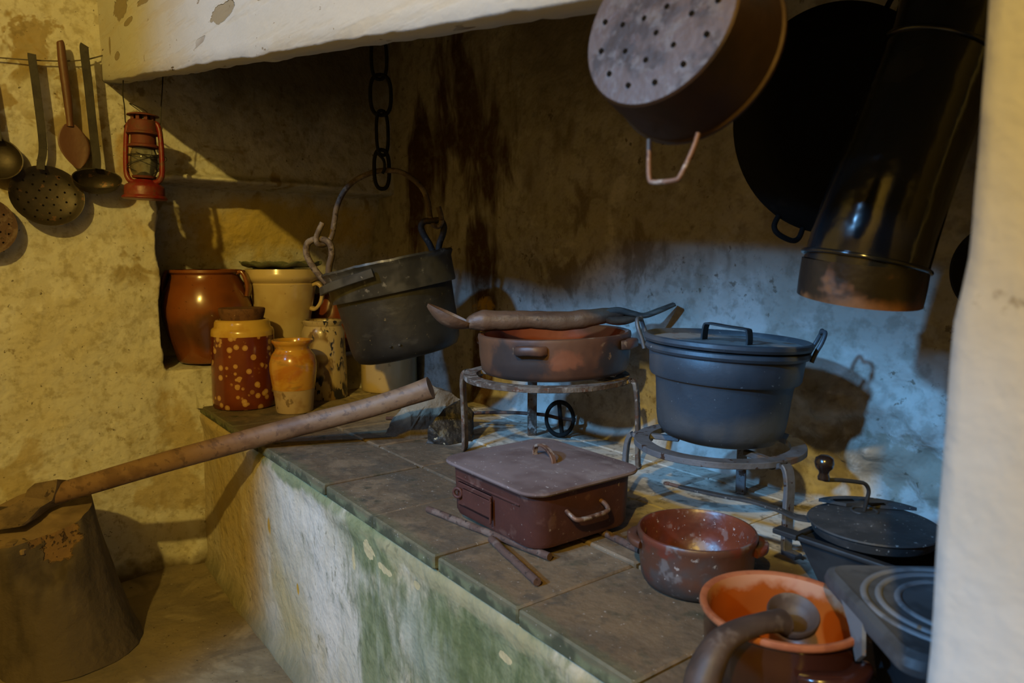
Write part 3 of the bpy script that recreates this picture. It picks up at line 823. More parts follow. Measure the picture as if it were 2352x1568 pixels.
# ------------------------------------------------------------------ chopping block and axe
t = thing('chopping_block', 'dark bark-covered chopping block on the floor with an axe in its top', 'chopping block', (-2.235, 0.155, FLOOR), (0, 0, FACE))
def block_r(a, k):
    r = 0.158 - 0.020 * k + 0.02 * (1 - k) ** 6
    r *= 1 + 0.045 * fbm(math.cos(a) * 1.2, math.sin(a) * 1.2, k * 1.2) + 0.012 * fbm(math.cos(a) * 5, math.sin(a) * 5, k * 2)
    return r
def block_top(x, y):
    return 0.380 + 0.02 * (x + 0.06) + 0.27 * y
rr = []
NB = 72
for i in range(25):
    k = i / 24
    ring = []
    for j in range(NB):
        a = 2 * PI * j / NB
        r = block_r(a, k)
        x, y = r * math.cos(a) - 0.075 * k, r * math.sin(a)
        z = k * block_top(x, y)
        # the broken-out corner, facing the viewer
        d = math.hypot((x - 0.035) / 0.085, (y + 0.12) / 0.12)
        dz = (k - 0.80) / 0.22
        cut = max(0, 1 - d) * max(0, min(1, dz + 0.7 + 0.5 * fbm(x * 20, z * 20)))
        y += 0.045 * min(1, cut * 1.8)
        ring.append((x, y, z))
    rr.append(ring)
g = G(); g.rings(rr, cap1=False)
g.build('trunk', 'bark', t, smooth=60)
top = rr[-1]
g = G()
cx = sum(p[0] for p in top) / NB; cy = sum(p[1] for p in top) / NB
rings_ = []
for k in (1.0, 0.97, 0.75, 0.5, 0.25, 0.02):
    rings_.append([(cx + (p[0] - cx) * k, cy + (p[1] - cy) * k, p[2] * k + (1 - k) * block_top(cx, cy) + (0.004 * fbm(p[0] * k * 25, p[1] * k * 25) if k < 0.9 else 0)) for p in top])
g.rings(rings_, cap0=False)
tag(g.build('end_grain', 'end_grain', t, smooth=60), 'hacked end grain', None)
# splintered ledge at the left front
g = G()
for i in range(7):
    x = -0.150 + 0.019 * i
    g.box((x, -0.104 - 0.012 * math.sin(PI * i / 6) + 0.004 * math.sin(i * 2.1), 0.330 + 0.010 * math.sin(i * 1.7)), (0.021, 0.035, 0.016 + 0.006 * (i % 3)), 0.003)
g.build('splinters', 'end_grain', t, smooth=30)

axe = thing('axe', 'long axe with rusted head lying from the chopping block up over the hearth edge', 'axe', (-2.259, 0.14, -0.140))
A0 = Vector((0, 0, 0)); AD = Vector((-1.869 + 2.259, 0.584 - 0.14, 0.170)).normalized()
pts = [A0 + AD * s + Vector((0, 0, dz)) for s, dz in ((-0.015, 0), (0.1, 0.0), (0.3, 0.004), (0.5, 0.004), (0.7, 0.003), (0.9, 0.0), (1.02, 0.004), (1.085, 0.008))]
pth = curve(pts, 6)
g = G()
sec = [(math.cos(2 * PI * j / 14) * 0.85, math.sin(2 * PI * j / 14)) for j in range(14)]
g.sweep(pth, sec, ref=(0, 0, 1), scale=lerps([0.027, 0.028, 0.028, 0.0275, 0.027, 0.026, 0.0265, 0.030], len(pth)))
hd = g.build('handle', 'axe_wood', axe, smooth=50)
# head: outline in a frame of (along the sight's right, up), thick at the eye, thin at the edge
rx = Vector((math.cos(FACE), math.sin(FACE), 0)); fwd = Vector((-math.sin(FACE), math.cos(FACE), 0)); up = Vector((0, 0, 1))
def hp(px, py, th, lean):
    a = (px - 120) * 0.00118; b = -(py - 1135) * 0.00118
    c = rx * a + up * (b * 0.98) + fwd * lean - up * (lean * 0.38)
    nrm = (fwd * 0.9 - up * 0.35 + rx * 0.1).normalized()
    return c - nrm * th, c + nrm * th
secs = [  # (upper-left point, lower-right point, half thickness, lean)
    ((100, 1110, .030, 0), (152, 1100, .030, 0)),
    ((84, 1126, .034, 0), (150, 1122, .034, 0)),
    ((76, 1142, .032, 0), (138, 1150, .032, 0)),
    ((64, 1158, .019, -.030), (118, 1168, .019, -.030)),
    ((40, 1176, .012, -.060), (110, 1190, .012, -.060)),
    ((2, 1206, .006, -.095), (104, 1210, .006, -.095)),
    ((-26, 1234, .001, -.118), (102, 1214, .001, -.118)),
]
rr = []
for (a, b) in secs:
    a1, a2 = hp(*a); b1, b2 = hp(*b)
    m1 = (a1 + b1) / 2; m2 = (a2 + b2) / 2
    rr.append([a1, m1, b1, (b1 + b2) / 2 + (b1 - a1) * 0.02, b2, m2, a2, (a1 + a2) / 2 - (b1 - a1) * 0.02])
g = G(); g.rings(rr)
tag(g.build('axe_head', 'axe_iron', axe, smooth=35), 'brown rusted iron axe head', None)

# ------------------------------------------------------------------ utensils on the end wall
WR = (0, 0, R(90))     # local x along the wall, local y into the wall
cord = G()
cord.tube(curve([(0, -0.55, 1.05), (0.004, -0.1, 1.045), (0, 0.10, 1.062), (0.004, 0.19, 1.068), (0.002, 0.27, 1.078), (0.002, 0.33, 1.092), (-0.01, 0.385, 1.118)], 6), 0.0022, 6)
co = cord.build('twine', 'cord')
co.location = (-2.575, 0, 0)
tag(co, 'thin grey cord strung along the end wall for hanging ladles', 'cord')

def strap(path, w, tt, name, m, parent):
    g = G()
    g.bar(curve(path, 5), w, tt, (0, 1, 0))
    return g.build(name, m, parent, smooth=40)

def bowl(rx_, rz_, depth, thick=0.003, n=40, m=8):
    """shallow dish opening towards -y (away from the wall), local centre at rim centre"""
    g = G()
    rr = []
    for i in range(m + 1):
        k = 1 - i / m
        d = depth * math.sqrt(max(0, 1 - k * k)) if i else 0
        rr.append([(rx_ * k * math.cos(2 * PI * j / n) + 1e-5, d, rz_ * k * math.sin(2 * PI * j / n)) for j in range(n)])
    out = []
    for i in range(m, -1, -1):
        k = 1 - i / m
        d = depth * math.sqrt(max(0, 1 - k * k)) if i else 0
        out.append([((rx_ * k + thick * (k > 0)) * math.cos(2 * PI * j / n), d + thick if i else -0.001, (rz_ * k + thick * (k > 0)) * math.sin(2 * PI * j / n)) for j in range(n)])
    g.rings(out + rr, cap0=False, cap1=False)
    return g

def wall_skimmer(name, label, y, z, rx_, rz_, depth, hpath, hw, mats, tilt=(0, 0, 0), holes=0, cat='ladle', group=None, off=0.05):
    t = thing(name, label, cat, (WX + off, y, z), WR, group)
    b = bowl(rx_, rz_, depth)
    bo = b.build('bowl', mats[0], t, rot=tilt)
    if hpath:
        strap(hpath, hw, 0.004, 'handle', mats[1], t)
    if holes:
        gh = G()
        for ring, cnt in ((0.0, 1), (0.30, 6), (0.55, 10), (0.80, 14)):
            for k in range(cnt):
                a = 2 * PI * k / cnt + ring
                x0, z0 = rx_ * ring * math.cos(a), rz_ * ring * math.sin(a)
                d = depth * math.sqrt(max(0, 1 - ring * ring)) - 0.0006
                gh.lathe([(0.0030, -0.0008), (0.0030, 0.0)], 8)
                for q in range(len(gh.v) - 16, len(gh.v)):
                    p = gh.v[q]
                    gh.v[q] = (x0 + p[0], d + p[2], z0 + p[1])
        gh.build('holes', 'hole', bo, smooth=30)['kind'] = 'stuff'
    return t

wall_skimmer('skimmer', 'large round perforated skimmer on the end wall', 0.203, 0.680, 0.093, 0.086, 0.030,
             [(-0.013, -0.004, 0.40), (-0.013, -0.004, 0.385), (-0.008, 0.0, 0.30), (-0.002, 0.004, 0.15), (-0.010, 0.006, 0.095), (-0.012, 0.004, 0.075)], 0.021,
             ('skim_iron', 'strap_iron'), tilt=(R(-8), R(10), 0), holes=1)
wall_skimmer('ladle', 'deep iron ladle on the wall between wooden spoon and red lantern', 0.331, 0.735, 0.064, 0.036, 0.050,
             [(-0.010, 0.0, 0.385), (-0.012, 0.0, 0.37), (-0.007, 0.004, 0.28), (-0.002, 0.006, 0.15), (0.002, 0.004, 0.06), (0.000, 0.004, 0.030)], 0.023,
             ('skim_iron', 'strap_iron'), tilt=(R(-35), 0, 0), off=0.080)
wall_skimmer('ladle', 'small ladle cut by the left edge above the dark round skimmer', 0.088, 0.779, 0.060, 0.058, 0.035,
             [(-0.012, 0.0, 0.30), (-0.012, 0.0, 0.28), (0.0, 0.004, 0.16), (0.006, 0.004, 0.075), (0.006, 0.004, 0.05)], 0.018,
             ('skim_iron', 'strap_iron'), tilt=(R(-12), R(8), 0), off=0.045)
wall_skimmer('skimmer', 'dark reddish skimmer cut by the left edge below the small ladle', 0.040, 0.588, 0.082, 0.082, 0.028,
             [(-0.05, 0.0, 0.47), (-0.05, 0.0, 0.45), (-0.03, 0.004, 0.25), (-0.02, 0.004, 0.10), (-0.02, 0.004, 0.07)], 0.02,
             ('rod_rust', 'strap_iron'), tilt=(R(-8), R(12), 0), holes=1, off=0.045)
# wooden spoon
t = thing('wooden_spoon', 'red-brown wooden spoon hanging bowl down from the wall cord', 'spoon', (WX + 0.045, 0.268, 0.765), WR)
g = G()
hpts = [(-0.006, 0, 0.365), (-0.004, 0, 0.355), (-0.002, 0, 0.30), (0.004, 0.002, 0.20), (0.006, 0.002, 0.14), (0.006, 0.002, 0.122)]
hpth = curve(hpts, 5)
g.sweep(hpth, sec, ref=(0, 1, 0), scale=[(k, k * 0.75) for k in lerps([0.009, 0.0125, 0.0145, 0.014, 0.011, 0.012], len(hpth))])
g.build('handle', 'red_spoon', t, smooth=60)
g = G()
rr = []
for i in range(15):
    k = i / 14
    z = 0.128 - 0.128 * k
    w = 0.041 * (math.sin(PI * min(1, k * 0.93 + 0.06)) ** 0.75) * (1.0 - 0.10 * k) + 0.002
    x0 = 0.006 + 0.014 * k
    dpt = 0.016 * math.sin(PI * min(1, k * 0.9 + 0.1))
    ring = []
    for j in range(24):
        a = 2 * PI * j / 24
        s = math.sin(a)
        yy = 0.016 * s * (w / 0.041) if s > 0 else 0.006 * s * (w / 0.041)
        ring.append((x0 + w * math.cos(a), yy + (0.008 * (1 - abs(math.cos(a)) ** 2) * (w / 0.041) if s < 0 else 0), z))
    rr.append(ring)
g.rings(rr)
g.build('bowl', 'red_spoon', t, smooth=60)

# ------------------------------------------------------------------ red hurricane lantern
t = thing('lantern', 'red hurricane lantern hanging by wires from the white hood beam', 'lantern', (-2.42, 0.440, 0.672), (0, R(2), FACE))
g = G(); g.lathe([(0.0, 0.0), (0.060, 0.0), (0.063, 0.003), (0.062, 0.007), (0.056, 0.012), (0.055, 0.034), (0.053, 0.040), (0.044, 0.046), (0.032, 0.052), (0.026, 0.058), (0.0, 0.058)])
g.build('fuel_tank', 'lantern_red', t)
g = G()
for s in (-1, 1):
    p = curve([(s * 0.030, 0, 0.050), (s * 0.044, 0, 0.056), (s * 0.053, 0, 0.075), (s * 0.054, 0, 0.12), (s * 0.052, 0, 0.17), (s * 0.048, 0, 0.205), (s * 0.040, 0, 0.222), (s * 0.026, 0, 0.224)], 5)
    gs = G(); gs.tube(p, [0.0085, 0.0085, 0.008, 0.0075, 0.0075, 0.0075, 0.007], 10)
    gs.build('side_tube', 'lantern_red', t, smooth=60)
g = G(); g.lathe([(0.030, 0.150), (0.043, 0.152), (0.043, 0.158), (0.035, 0.162), (0.034, 0.188), (0.046, 0.190), (0.046, 0.195), (0.042, 0.198), (0.041, 0.226), (0.037, 0.230), (0.0, 0.231)])
g.build('chimney', 'lantern_rust', t)
g = G()
for k in range(8):
    a = 2 * PI * k / 8
    g.box((0.028 * math.cos(a), 0.028 * math.sin(a), 0.237), (0.010, 0.010, 0.014))
g.build('vent_posts', 'lantern_rust', t, smooth=20)
g = G(); g.lathe([(0.0, 0.243), (0.044, 0.243), (0.043, 0.246), (0.022, 0.252), (0.0, 0.253)])
g.build('hood', 'lantern_rust', t)
g = G(); g.lathe([(0.0, 0.056), (0.032, 0.062), (0.034, 0.068), (0.020, 0.072), (0.010, 0.080), (0.0, 0.082)])
g.build('burner', 'lantern_rust', t)
g = G()
pr = [(0.030, 0.068), (0.037, 0.085), (0.040, 0.105), (0.037, 0.130), (0.031, 0.150)]
g.lathe(pr + [(r - 0.0012, z) for r, z in reversed(pr)], 32, cap0=False, cap1=False)
g.build('globe', 'smoke_glass', t, smooth=60)
g = G()
for a0 in (0, PI / 2):
    p = []
    for i in range(21):
        u = i / 20
        a = a0 + PI * u
        p.append((0.045 * math.cos(a), 0.045 * math.sin(a), 0.078 + 0.055 * (u if a0 == 0 else 1 - u)))
    g.tube(p, 0.0013, 6)
    p2 = [(x * -1, y * -1, z) for x, y, z in p]
    g.tube(p2, 0.0013, 6)
g.torus(0.043, 0.0014, (0, 0, 0.128), 32, 6)
g.tube(curve([(0.052, 0, 0.128), (0.066, -0.004, 0.126), (0.070, -0.004, 0.118), (0.062, -0.004, 0.112), (0.054, 0, 0.118)], 5), 0.0013, 6)
g.build('globe_guard', 'wire', t)
for s in (-1, 1):
    g = G()
    g.tube(curve([(s * 0.046, 0, 0.200), (s * 0.053, 0, 0.204), (s * 0.056, 0, 0.212), (s * 0.050, 0, 0.220), (s * 0.052, -0.001, 0.228), (s * 0.054, 0, 0.27), (s * 0.058, 0, 0.31), (s * 0.058, 0.01, 0.372)], 6), 0.0017, 6)
    g.build('hanging_wire', 'wire', t)
g = G(); g.tube(curve([(0.016, 0, 0.252), (0.006, -0.01, 0.262), (-0.018, -0.012, 0.272), (-0.036, -0.004, 0.278), (-0.034, 0.004, 0.274), (-0.010, 0.004, 0.258)], 5), 0.0013, 6)
g.build('lift_ring', 'wire', t)

# ------------------------------------------------------------------ crocks
def crock(name, label, cat, loc, prof, m, wall=0.007, rot=0.0, group=None, body='body', wob=0.006):
    t = thing(name, label, cat, loc, (0, 0, FACE + rot), group)
    g = G()
    top_r, top_z = prof[-1]
    inner = [(max(r - wall, 0.001), z) for r, z in reversed(prof) if z > 0.03]
    g.lathe([(0.0, 0.0)] + prof + inner + [(0.0, 0.03)], 56, wob=wob, seed=len(label))
    g.build(body, m, t, smooth=50)
    return t

SILL = 0.131
# big brown crock
t = crock('crock', 'big brown glazed crock at the left end of the niche', 'crock', (-2.700, 0.672, SILL),
          [(0.098, 0.0), (0.104, 0.006), (0.114, 0.04), (0.135, 0.10), (0.150, 0.165), (0.150, 0.20), (0.140, 0.245), (0.124, 0.280), (0.115, 0.298), (0.114, 0.308), (0.122, 0.316), (0.121, 0.325)], 'brown_crock', 0.010)
for s in (-1, 1):
    g = G(); g.bar(curve([(s * 0.114, 0.0, 0.312), (s * 0.130, 0, 0.317), (s * 0.144, 0, 0.296), (s * 0.151, 0, 0.262), (s * 0.147, 0, 0.232)], 6), 0.012, 0.036, (0, 1, 0))
    g.build('ear', 'brown_crock', t, smooth=60)
# cream two-handled jar under a green dish
t = crock('handled_jar', 'tall cream jar with looped handles under a green dish in the niche', 'jar', (-2.668, 0.933, SILL),
          [(0.078, 0.0), (0.082, 0.005), (0.088, 0.06), (0.100, 0.13), (0.112, 0.20), (0.122, 0.255), (0.124, 0.270), (0.120, 0.274), (0.134, 0.286), (0.137, 0.298), (0.133, 0.312), (0.130, 0.325)], 'cream_crock', 0.010)
for s in (-1, 1):
    g = G(); g.bar(curve([(s * 0.108, -0.004, 0.264), (s * 0.140, -0.02, 0.272), (s * 0.156, -0.02, 0.250), (s * 0.150, -0.02, 0.205), (s * 0.126, -0.012, 0.178), (s * 0.100, -0.002, 0.184)], 6), 0.012, 0.026, (0, 1, 0.2))
    g.build('handle', 'cream_crock', t, smooth=60)
g = G()
rr = []
for k, z in ((0.02, 0.004), (0.5, 0.005), (0.85, 0.008), (1.0, 0.016), (1.01, 0.019), (0.98, 0.020), (0.8, 0.012), (0.5, 0.009), (0.02, 0.008)):
    rr.append([((0.144 + 0.006 * math.cos(9 * a)) * k * math.cos(a), (0.144 + 0.006 * math.cos(9 * a)) * k * math.sin(a), z * 1.3 + (0.006 * math.sin(9 * a + 1) * k ** 3)) for a in [2 * PI * j / 72 for j in range(72)]])
g.rings(rr)
o = g.build('fluted_dish', 'green_dish', smooth=60, loc=(-2.668, 0.933, SILL + 0.323))
tag(o, 'wavy-edged green dish lying on the cream handled jar', 'dish')
# red jar, just seen between the cream jar and the bucket
crock('red_jar', 'red-brown jar peeping out between cream jar and hanging bucket', 'jar', (-2.720, 1.155, SILL),
      [(0.07, 0.0), (0.088, 0.05), (0.095, 0.12), (0.088, 0.18), (0.072, 0.21), (0.076, 0.225)], 'red_crock', 0.008)
# spotted jar with a cork
t = crock('spotted_jar', 'red jar with cream spots and yellow collar at the hearth corner', 'jar', (-2.462, 0.722, 0.001),
          [(0.098, 0.0), (0.103, 0.004), (0.105, 0.03), (0.103, 0.14), (0.100, 0.242)], 'spotted', 0.008, wob=0.004)
g = G(); g.lathe([(0.1005, 0.240), (0.1005, 0.250), (0.098, 0.262), (0.090, 0.268), (0.088, 0.284), (0.084, 0.291), (0.076, 0.293), (0.072, 0.285), (0.072, 0.240)], 56, cap0=False, cap1=False)
g.build('collar', 'yellow_glaze', t, smooth=50)
g = G(); g.lathe([(0.0, 0.270), (0.066, 0.270), (0.068, 0.300), (0.072, 0.312), (0.074, 0.326), (0.072, 0.330), (0.0, 0.331)], 40, wob=0.02)
g.build('cork', 'cork', t, smooth=40)
# small ochre pot with bare foot
t = crock('ochre_pot', 'small ochre glazed pot with a bare clay foot beside the spotted jar', 'pot', (-2.269, 0.821, 0.001),
          [(0.056, 0.0), (0.058, 0.004), (0.062, 0.05), (0.066, 0.078)], 'bare_clay', 0.006, body='foot')
g = G()
pr = [(0.0665, 0.076), (0.070, 0.10), (0.0745, 0.135), (0.0745, 0.160), (0.068, 0.184), (0.056, 0.200), (0.053, 0.208), (0.060, 0.220), (0.066, 0.228), (0.065, 0.234), (0.058, 0.234), (0.046, 0.210), (0.052, 0.196), (0.066, 0.165), (0.066, 0.13), (0.058, 0.078)]
g.lathe(pr, 48, cap0=False, cap1=False, wob=0.006)
g.build('glazed_body', 'ochre_glaze', t, smooth=60)
# mottled jar
crock('mottled_jar', 'buff jar with dark brown drips behind the ochre pot', 'jar', (-2.435, 0.993, 0.001),
      [(0.076, 0.0), (0.079, 0.004), (0.079, 0.10), (0.075, 0.20), (0.074, 0.236), (0.068, 0.250), (0.064, 0.258), (0.068, 0.266), (0.069, 0.274), (0.065, 0.278)], 'mottled', 0.007, wob=0.02)
# cream crock behind the bucket
crock('cream_crock', 'plain cream crock standing behind and below the hanging bucket', 'crock', (-2.438, 1.252, 0.001),
      [(0.100, 0.0), (0.104, 0.004), (0.105, 0.02), (0.104, 0.18), (0.098, 0.20), (0.102, 0.21), (0.102, 0.225)], 'cream_crock', 0.008)

# ------------------------------------------------------------------ stone and charred log end by the axe
def lump(name, m, pts, cen, label, cat, seed, sub=2, amp=0.008):
    bm = bmesh.new()
    for p in pts:
        bm.verts.new(p)
    bmesh.ops.convex_hull(bm, input=bm.verts)
    bmesh.ops.subdivide_edges(bm, edges=bm.edges, cuts=2, use_grid_fill=True)
    bmesh.ops.triangulate(bm, faces=bm.faces)
    bmesh.ops.subdivide_edges(bm, edges=bm.edges, cuts=1, use_grid_fill=True)
    bm.normal_update()
    for v in bm.verts:
        d = amp * fbm(v.co.x * 18 + seed, v.co.y * 18, v.co.z * 18) + amp * 0.5 * fbm(v.co.x * 50 + seed, v.co.y * 50, v.co.z * 50)
        if v.co.z > 0.004:
            v.co += v.normal * d
    me = bpy.data.meshes.new(name)
    bm.to_mesh(me)
    bm.free()
    me.polygons.foreach_set('use_smooth', [True] * len(me.polygons))
    me.set_sharp_from_angle(angle=R(35))
    me.materials.append(M[m])
    o = bpy.data.objects.new(name, me)
    COL.objects.link(o)
    o.location = cen
    o.rotation_euler = (0, 0, FACE)
    tag(o, label, cat)
    return o
lump('stone', 'stone', [(-0.10, -0.03, 0.0), (-0.085, -0.05, 0.04), (-0.02, -0.075, 0.0), (0.05, -0.05, 0.0), (0.13, 0.05, 0.0), (-0.09, 0.05, 0.0), (0.10, 0.07, 0.06), (0.055, 0.0, 0.128), (0.025, 0.03, 0.135), (0.115, 0.035, 0.088), (-0.05, -0.03, 0.085), (-0.02, -0.05, 0.06), (0.0, 0.07, 0.12)],
     (-1.768, 1.005, 0.0), 'rough grey-brown stone under the end of the axe handle', 'stone', 3)
lump('charred_log', 'charcoal', [(-0.065, -0.045, 0.0), (-0.055, -0.05, 0.05), (0.0, -0.06, 0.0), (0.06, -0.01, 0.0), (0.062, 0.01, 0.07), (0.03, 0.02, 0.112), (0.045, 0.03, 0.10), (-0.02, 0.035, 0.0), (-0.02, -0.02, 0.085), (0.05, 0.05, 0.0), (0.0, 0.05, 0.09)],
     (-1.652, 1.035, 0.0), 'short charred black log end against the stone', 'log', 9)

# ------------------------------------------------------------------ hanging bucket and chain
BK = Vector((-1.909, 0.985, 0.476))       # rim centre
tilt = R(-12)
t = thing('bucket', 'dented dark grey metal bucket hanging tilted from the chain', 'bucket', BK, (0, 0, FACE))
TM = Matrix.Rotation(tilt, 4, 'Y')
S = 0.00127
def dent(g, amp=0.006):
    g.v = [(x * (1 + amp * 4 * mnoise.noise((x * 6, y * 6, z * 6))), y * (1 + amp * 4 * mnoise.noise((x * 6, y * 6, z * 6 + 9))), z) for x, y, z in g.v]
    return g
g = G()
g.lathe([(0.0, -0.268), (0.13, -0.268), (0.148, -0.262), (0.158, -0.245), (0.163, -0.215), (0.166, -0.15), (0.172, -0.07), (0.172, 0.0), (0.168, 0.0), (0.164, -0.10), (0.155, -0.22), (0.13, -0.255), (0.0, -0.258)], 72)
dent(g, 0.004).v = [(x, y, z + 0.268) for x, y, z in g.v]
bd_o = g.build('body', 'bucket', t, loc=tuple(TM @ Vector((0, 0, -0.268))), rot=(0, tilt, 0), smooth=50)
g = G()
g.lathe([(0.172, -0.078), (0.182, -0.080), (0.184, -0.074), (0.186, -0.008), (0.190, 0.0), (0.194, 0.006), (0.192, 0.012), (0.186, 0.010), (0.181, 0.002), (0.170, -0.02)], 90, cap0=False, cap1=False)
g.v = [(x, y, z + 0.004 * fbm(math.atan2(y, x) * 4, 2.0) * (z > -0.02)) for x, y, z in g.v]
dent(g, 0.002)
g.build('rim_band', 'bucket_rim', t, rot=(0, tilt, 0), smooth=50)
# ears, bent bail with hooked ends, riveted strap
def loc(px, py, dy=0.0):
    return Vector(((px - 883) * S, dy, -(py - 610) * S))
for name, pts, dy in (('ear', [(745, 650), (722, 622), (704, 588), (706, 562), (722, 552), (742, 552), (757, 562), (760, 585), (752, 615), (750, 648)], -0.03),
                      ('ear', [(986, 584), (977, 562), (964, 540), (958, 522), (966, 510), (984, 509), (1003, 508), (1011, 522), (1007, 542), (1000, 560), (996, 584)], 0.02)):
    g = G(); g.tube(curve([loc(a, b, dy - 0.010 * math.sin(PI * i / (len(pts) - 1))) for i, (a, b) in enumerate(pts)], 5), 0.0095, 9)
    g.build(name, 'bail_iron' if dy < 0 else 'wrought', t, smooth=60)
bail_pts = [(743, 515, -.045), (730, 545, -.05), (732, 562, -.05), (745, 562, -.03), (757, 545, -.02), (764, 510, -.015), (769, 480, -.01), (784, 446, -.005), (808, 420, 0), (845, 402, 0), (875, 396, 0), (910, 398, 0), (940, 413, .005), (963, 436, .01), (975, 465, .012), (979, 495, .013), (984, 514, .012), (998, 522, 0.0), (1007, 512, -.005), (1005, 495, -.003), (1000, 478, 0)]
g = G()
pth = curve([loc(a, b, d) for a, b, d in bail_pts], 6)
g.tube(pth, 0.0078, 10)
g.build('bail_handle', 'bail_iron', t, smooth=60)
g = G()
strap_p = [Vector((0.202 * math.sin(a), -0.202 * math.cos(a), 0)) for a in [R(-62 + 6 * i) for i in range(11)]]
strap_p = [TM @ p + Vector((0, 0, -0.026 - 0.020 * i / 10 * -1 - 0.01)) for i, p in enumerate(strap_p)]
g.bar(strap_p, 0.009, 0.024, (0, 0, 1), scale=[(1.0, 1.0)] * 11)
g.xf(Matrix.Identity(4))
tag(g.build('side_strap', 'bucket_rim', t, smooth=40), 'broken riveted side strap', None)
g = G()
for ang in (-6, 3):
    a = R(ang)
    p = TM @ Vector((0.1645 * math.sin(a), -0.1645 * math.cos(a), -0.222))
    g.lathe([(0.0, -0.002), (0.004, -0.001), (0.0045, 0.002), (0.0, 0.004)], 10, c=tuple(p))
g.build('rivets', 'bucket_rim', t)

ch = thing('chain', 'black iron hearth chain holding the tilted bucket', 'chain', BK, (0, 0, FACE))
def link(cx, y0, y1, w, flat, r=0.0052):
    """oval link from row y0 to y1; flat = turn about its long axis"""
    zc = -((y0 + y1) / 2 - 610) * S
    hl = (y1 - y0) / 2 * S
    hw = w / 2 * S
    p = []
    for i in range(28):
        a = 2 * PI * i / 28
        c, s = math.cos(a), math.sin(a)
        x = hw * math.copysign(abs(c) ** 0.75, c)
        z = hl * math.copysign(abs(s) ** 0.75, s)
        p.append(Vector(((cx - 883) * S + x * math.cos(flat), x * math.sin(flat), zc + z)))
    g = G(); g.tube(p, r, 8, closed=True)
    g.build('chain_link', 'soot_iron', ch, smooth=60)
link(867, -260, -160, 34, 1.2); link(868, -172, -72, 36, 0.2); link(867, -84, 18, 34, 1.3)
link(869, 6, 116, 30, 1.35, 0.005); link(871, 104, 196, 34, 0.15); link(873, 186, 274, 46, 0.1, 0.0056); link(875, 264, 362, 30, 0.7); link(872, 350, 437, 34, 0.35, 0.0058)
# swivel bits of the last link
g = G(); g.tube(curve([(-0.022, -0.008, 0.318), (-0.006, -0.010, 0.30), (-0.004, -0.010, 0.278), (-0.010, -0.010, 0.262)], 5), 0.0045, 8)
g.build('s_hook', 'soot_iron', ch, smooth=60)
# iron bar inside the hood that carries chain and pans
g = G()
bar_z = BK.z + (610 + 260) * S + 0.004
g.tube([(-2.62, 1.0, bar_z + 0.01), (-1.9, 0.985, bar_z), (-1.2, 1.0, bar_z), (-0.2, 1.02, bar_z)], 0.011, 12)
tag(g.build('hanging_bar', 'soot_iron'), 'black iron bar across the inside of the hood', 'bar')

# ------------------------------------------------------------------ trivets
def trivet(name, label, c, z, ro, ri, th, feet, mring, mleg, prongs, lw=0.020, footout=0.0):
    t = thing(name, label, 'trivet', (c[0], c[1], 0))
    g = G()
    g.lathe([(ri, z - th), (ro - 0.001, z - th), (ro, z - th + 0.001), (ro, z - 0.001), (ro - 0.001, z), (ri, z), ], 72)
    # open ring: rebuild as loop so that it has no caps
    g = G()
    rr = []
    for i in range(72):
        a = 2 * PI * i / 72
        w = 1 + 0.01 * mnoise.noise((math.cos(a) * 3, math.sin(a) * 3, 0))
        rr.append([(q * w * math.cos(a), q * w * math.sin(a), zz) for q, zz in ((ri, z - th), (ro - .001, z - th), (ro, z - th + .001), (ro, z - .001), (ro - .001, z), (ri, z))])
    g.rings(rr, loop=True)
    g.build('ring', mring, t, smooth=30)
    for (fx, fy) in feet:
        d = Vector((fx - c[0], fy - c[1], 0)); L = d.length; d.normalize()
        side = Vector((-d.y, d.x, 0))
        top = d * (ro - 0.012) + Vector((0, 0, z - th * 1.2))
        p = curve([d * (ro - 0.03) + Vector((0, 0, z - th * 1.1)), top, d * (ro + 0.010) + Vector((0, 0, z - 0.006)), d * (ro + 0.020) + Vector((0, 0, z - 0.030)), d * (L * 0.75 + 0.25 * (ro + 0.02)) + Vector((0, 0, z * 0.45)), d * L + Vector((0, 0, 0.016)), d * (L + 0.004) + Vector((0, 0, 0.003))], 5)
        g = G(); g.bar(p, lw, 0.009, side.cross(d) if False else d, scale=None)
        lg = g.build('leg', mleg, t, smooth=40)
        if footout:
            g = G(); g.box((0, 0, 0.005), (0.030, lw, 0.010), 0.002)
            g.build('foot', mleg, lg, loc=tuple(d * (L + 0.012)), rot=(0, 0, math.atan2(d.y, d.x)))
        if prongs:
            g = G(); g.bar([d * (ri + 0.004) + Vector((0, 0, z - 0.006)), d * (ri - 0.055) + Vector((0, 0, z - 0.006))], 0.014, 0.010, (0, 0, 1))
            g.build('prong', mleg, t, smooth=40)
    return t
trivet('trivet', 'rusty round trivet under the wide terracotta pan', (-1.346, 1.12), 0.216, 0.204, 0.172, 0.012,
       [(-1.530, 1.000), (-1.548, 1.237), (-1.150, 1.242)], 'rust_ring', 'rust_ring', True, 0.026)
trivet('trivet', 'grey iron trivet under the blue-grey lidded pot', (-0.825, 1.11), 0.157, 0.157, 0.129, 0.011,
       [(-0.985, 1.025), (-0.887, 1.275), (-0.652, 1.072)], 'grey_ring', 'grey_ring', True, 0.020, footout=1)

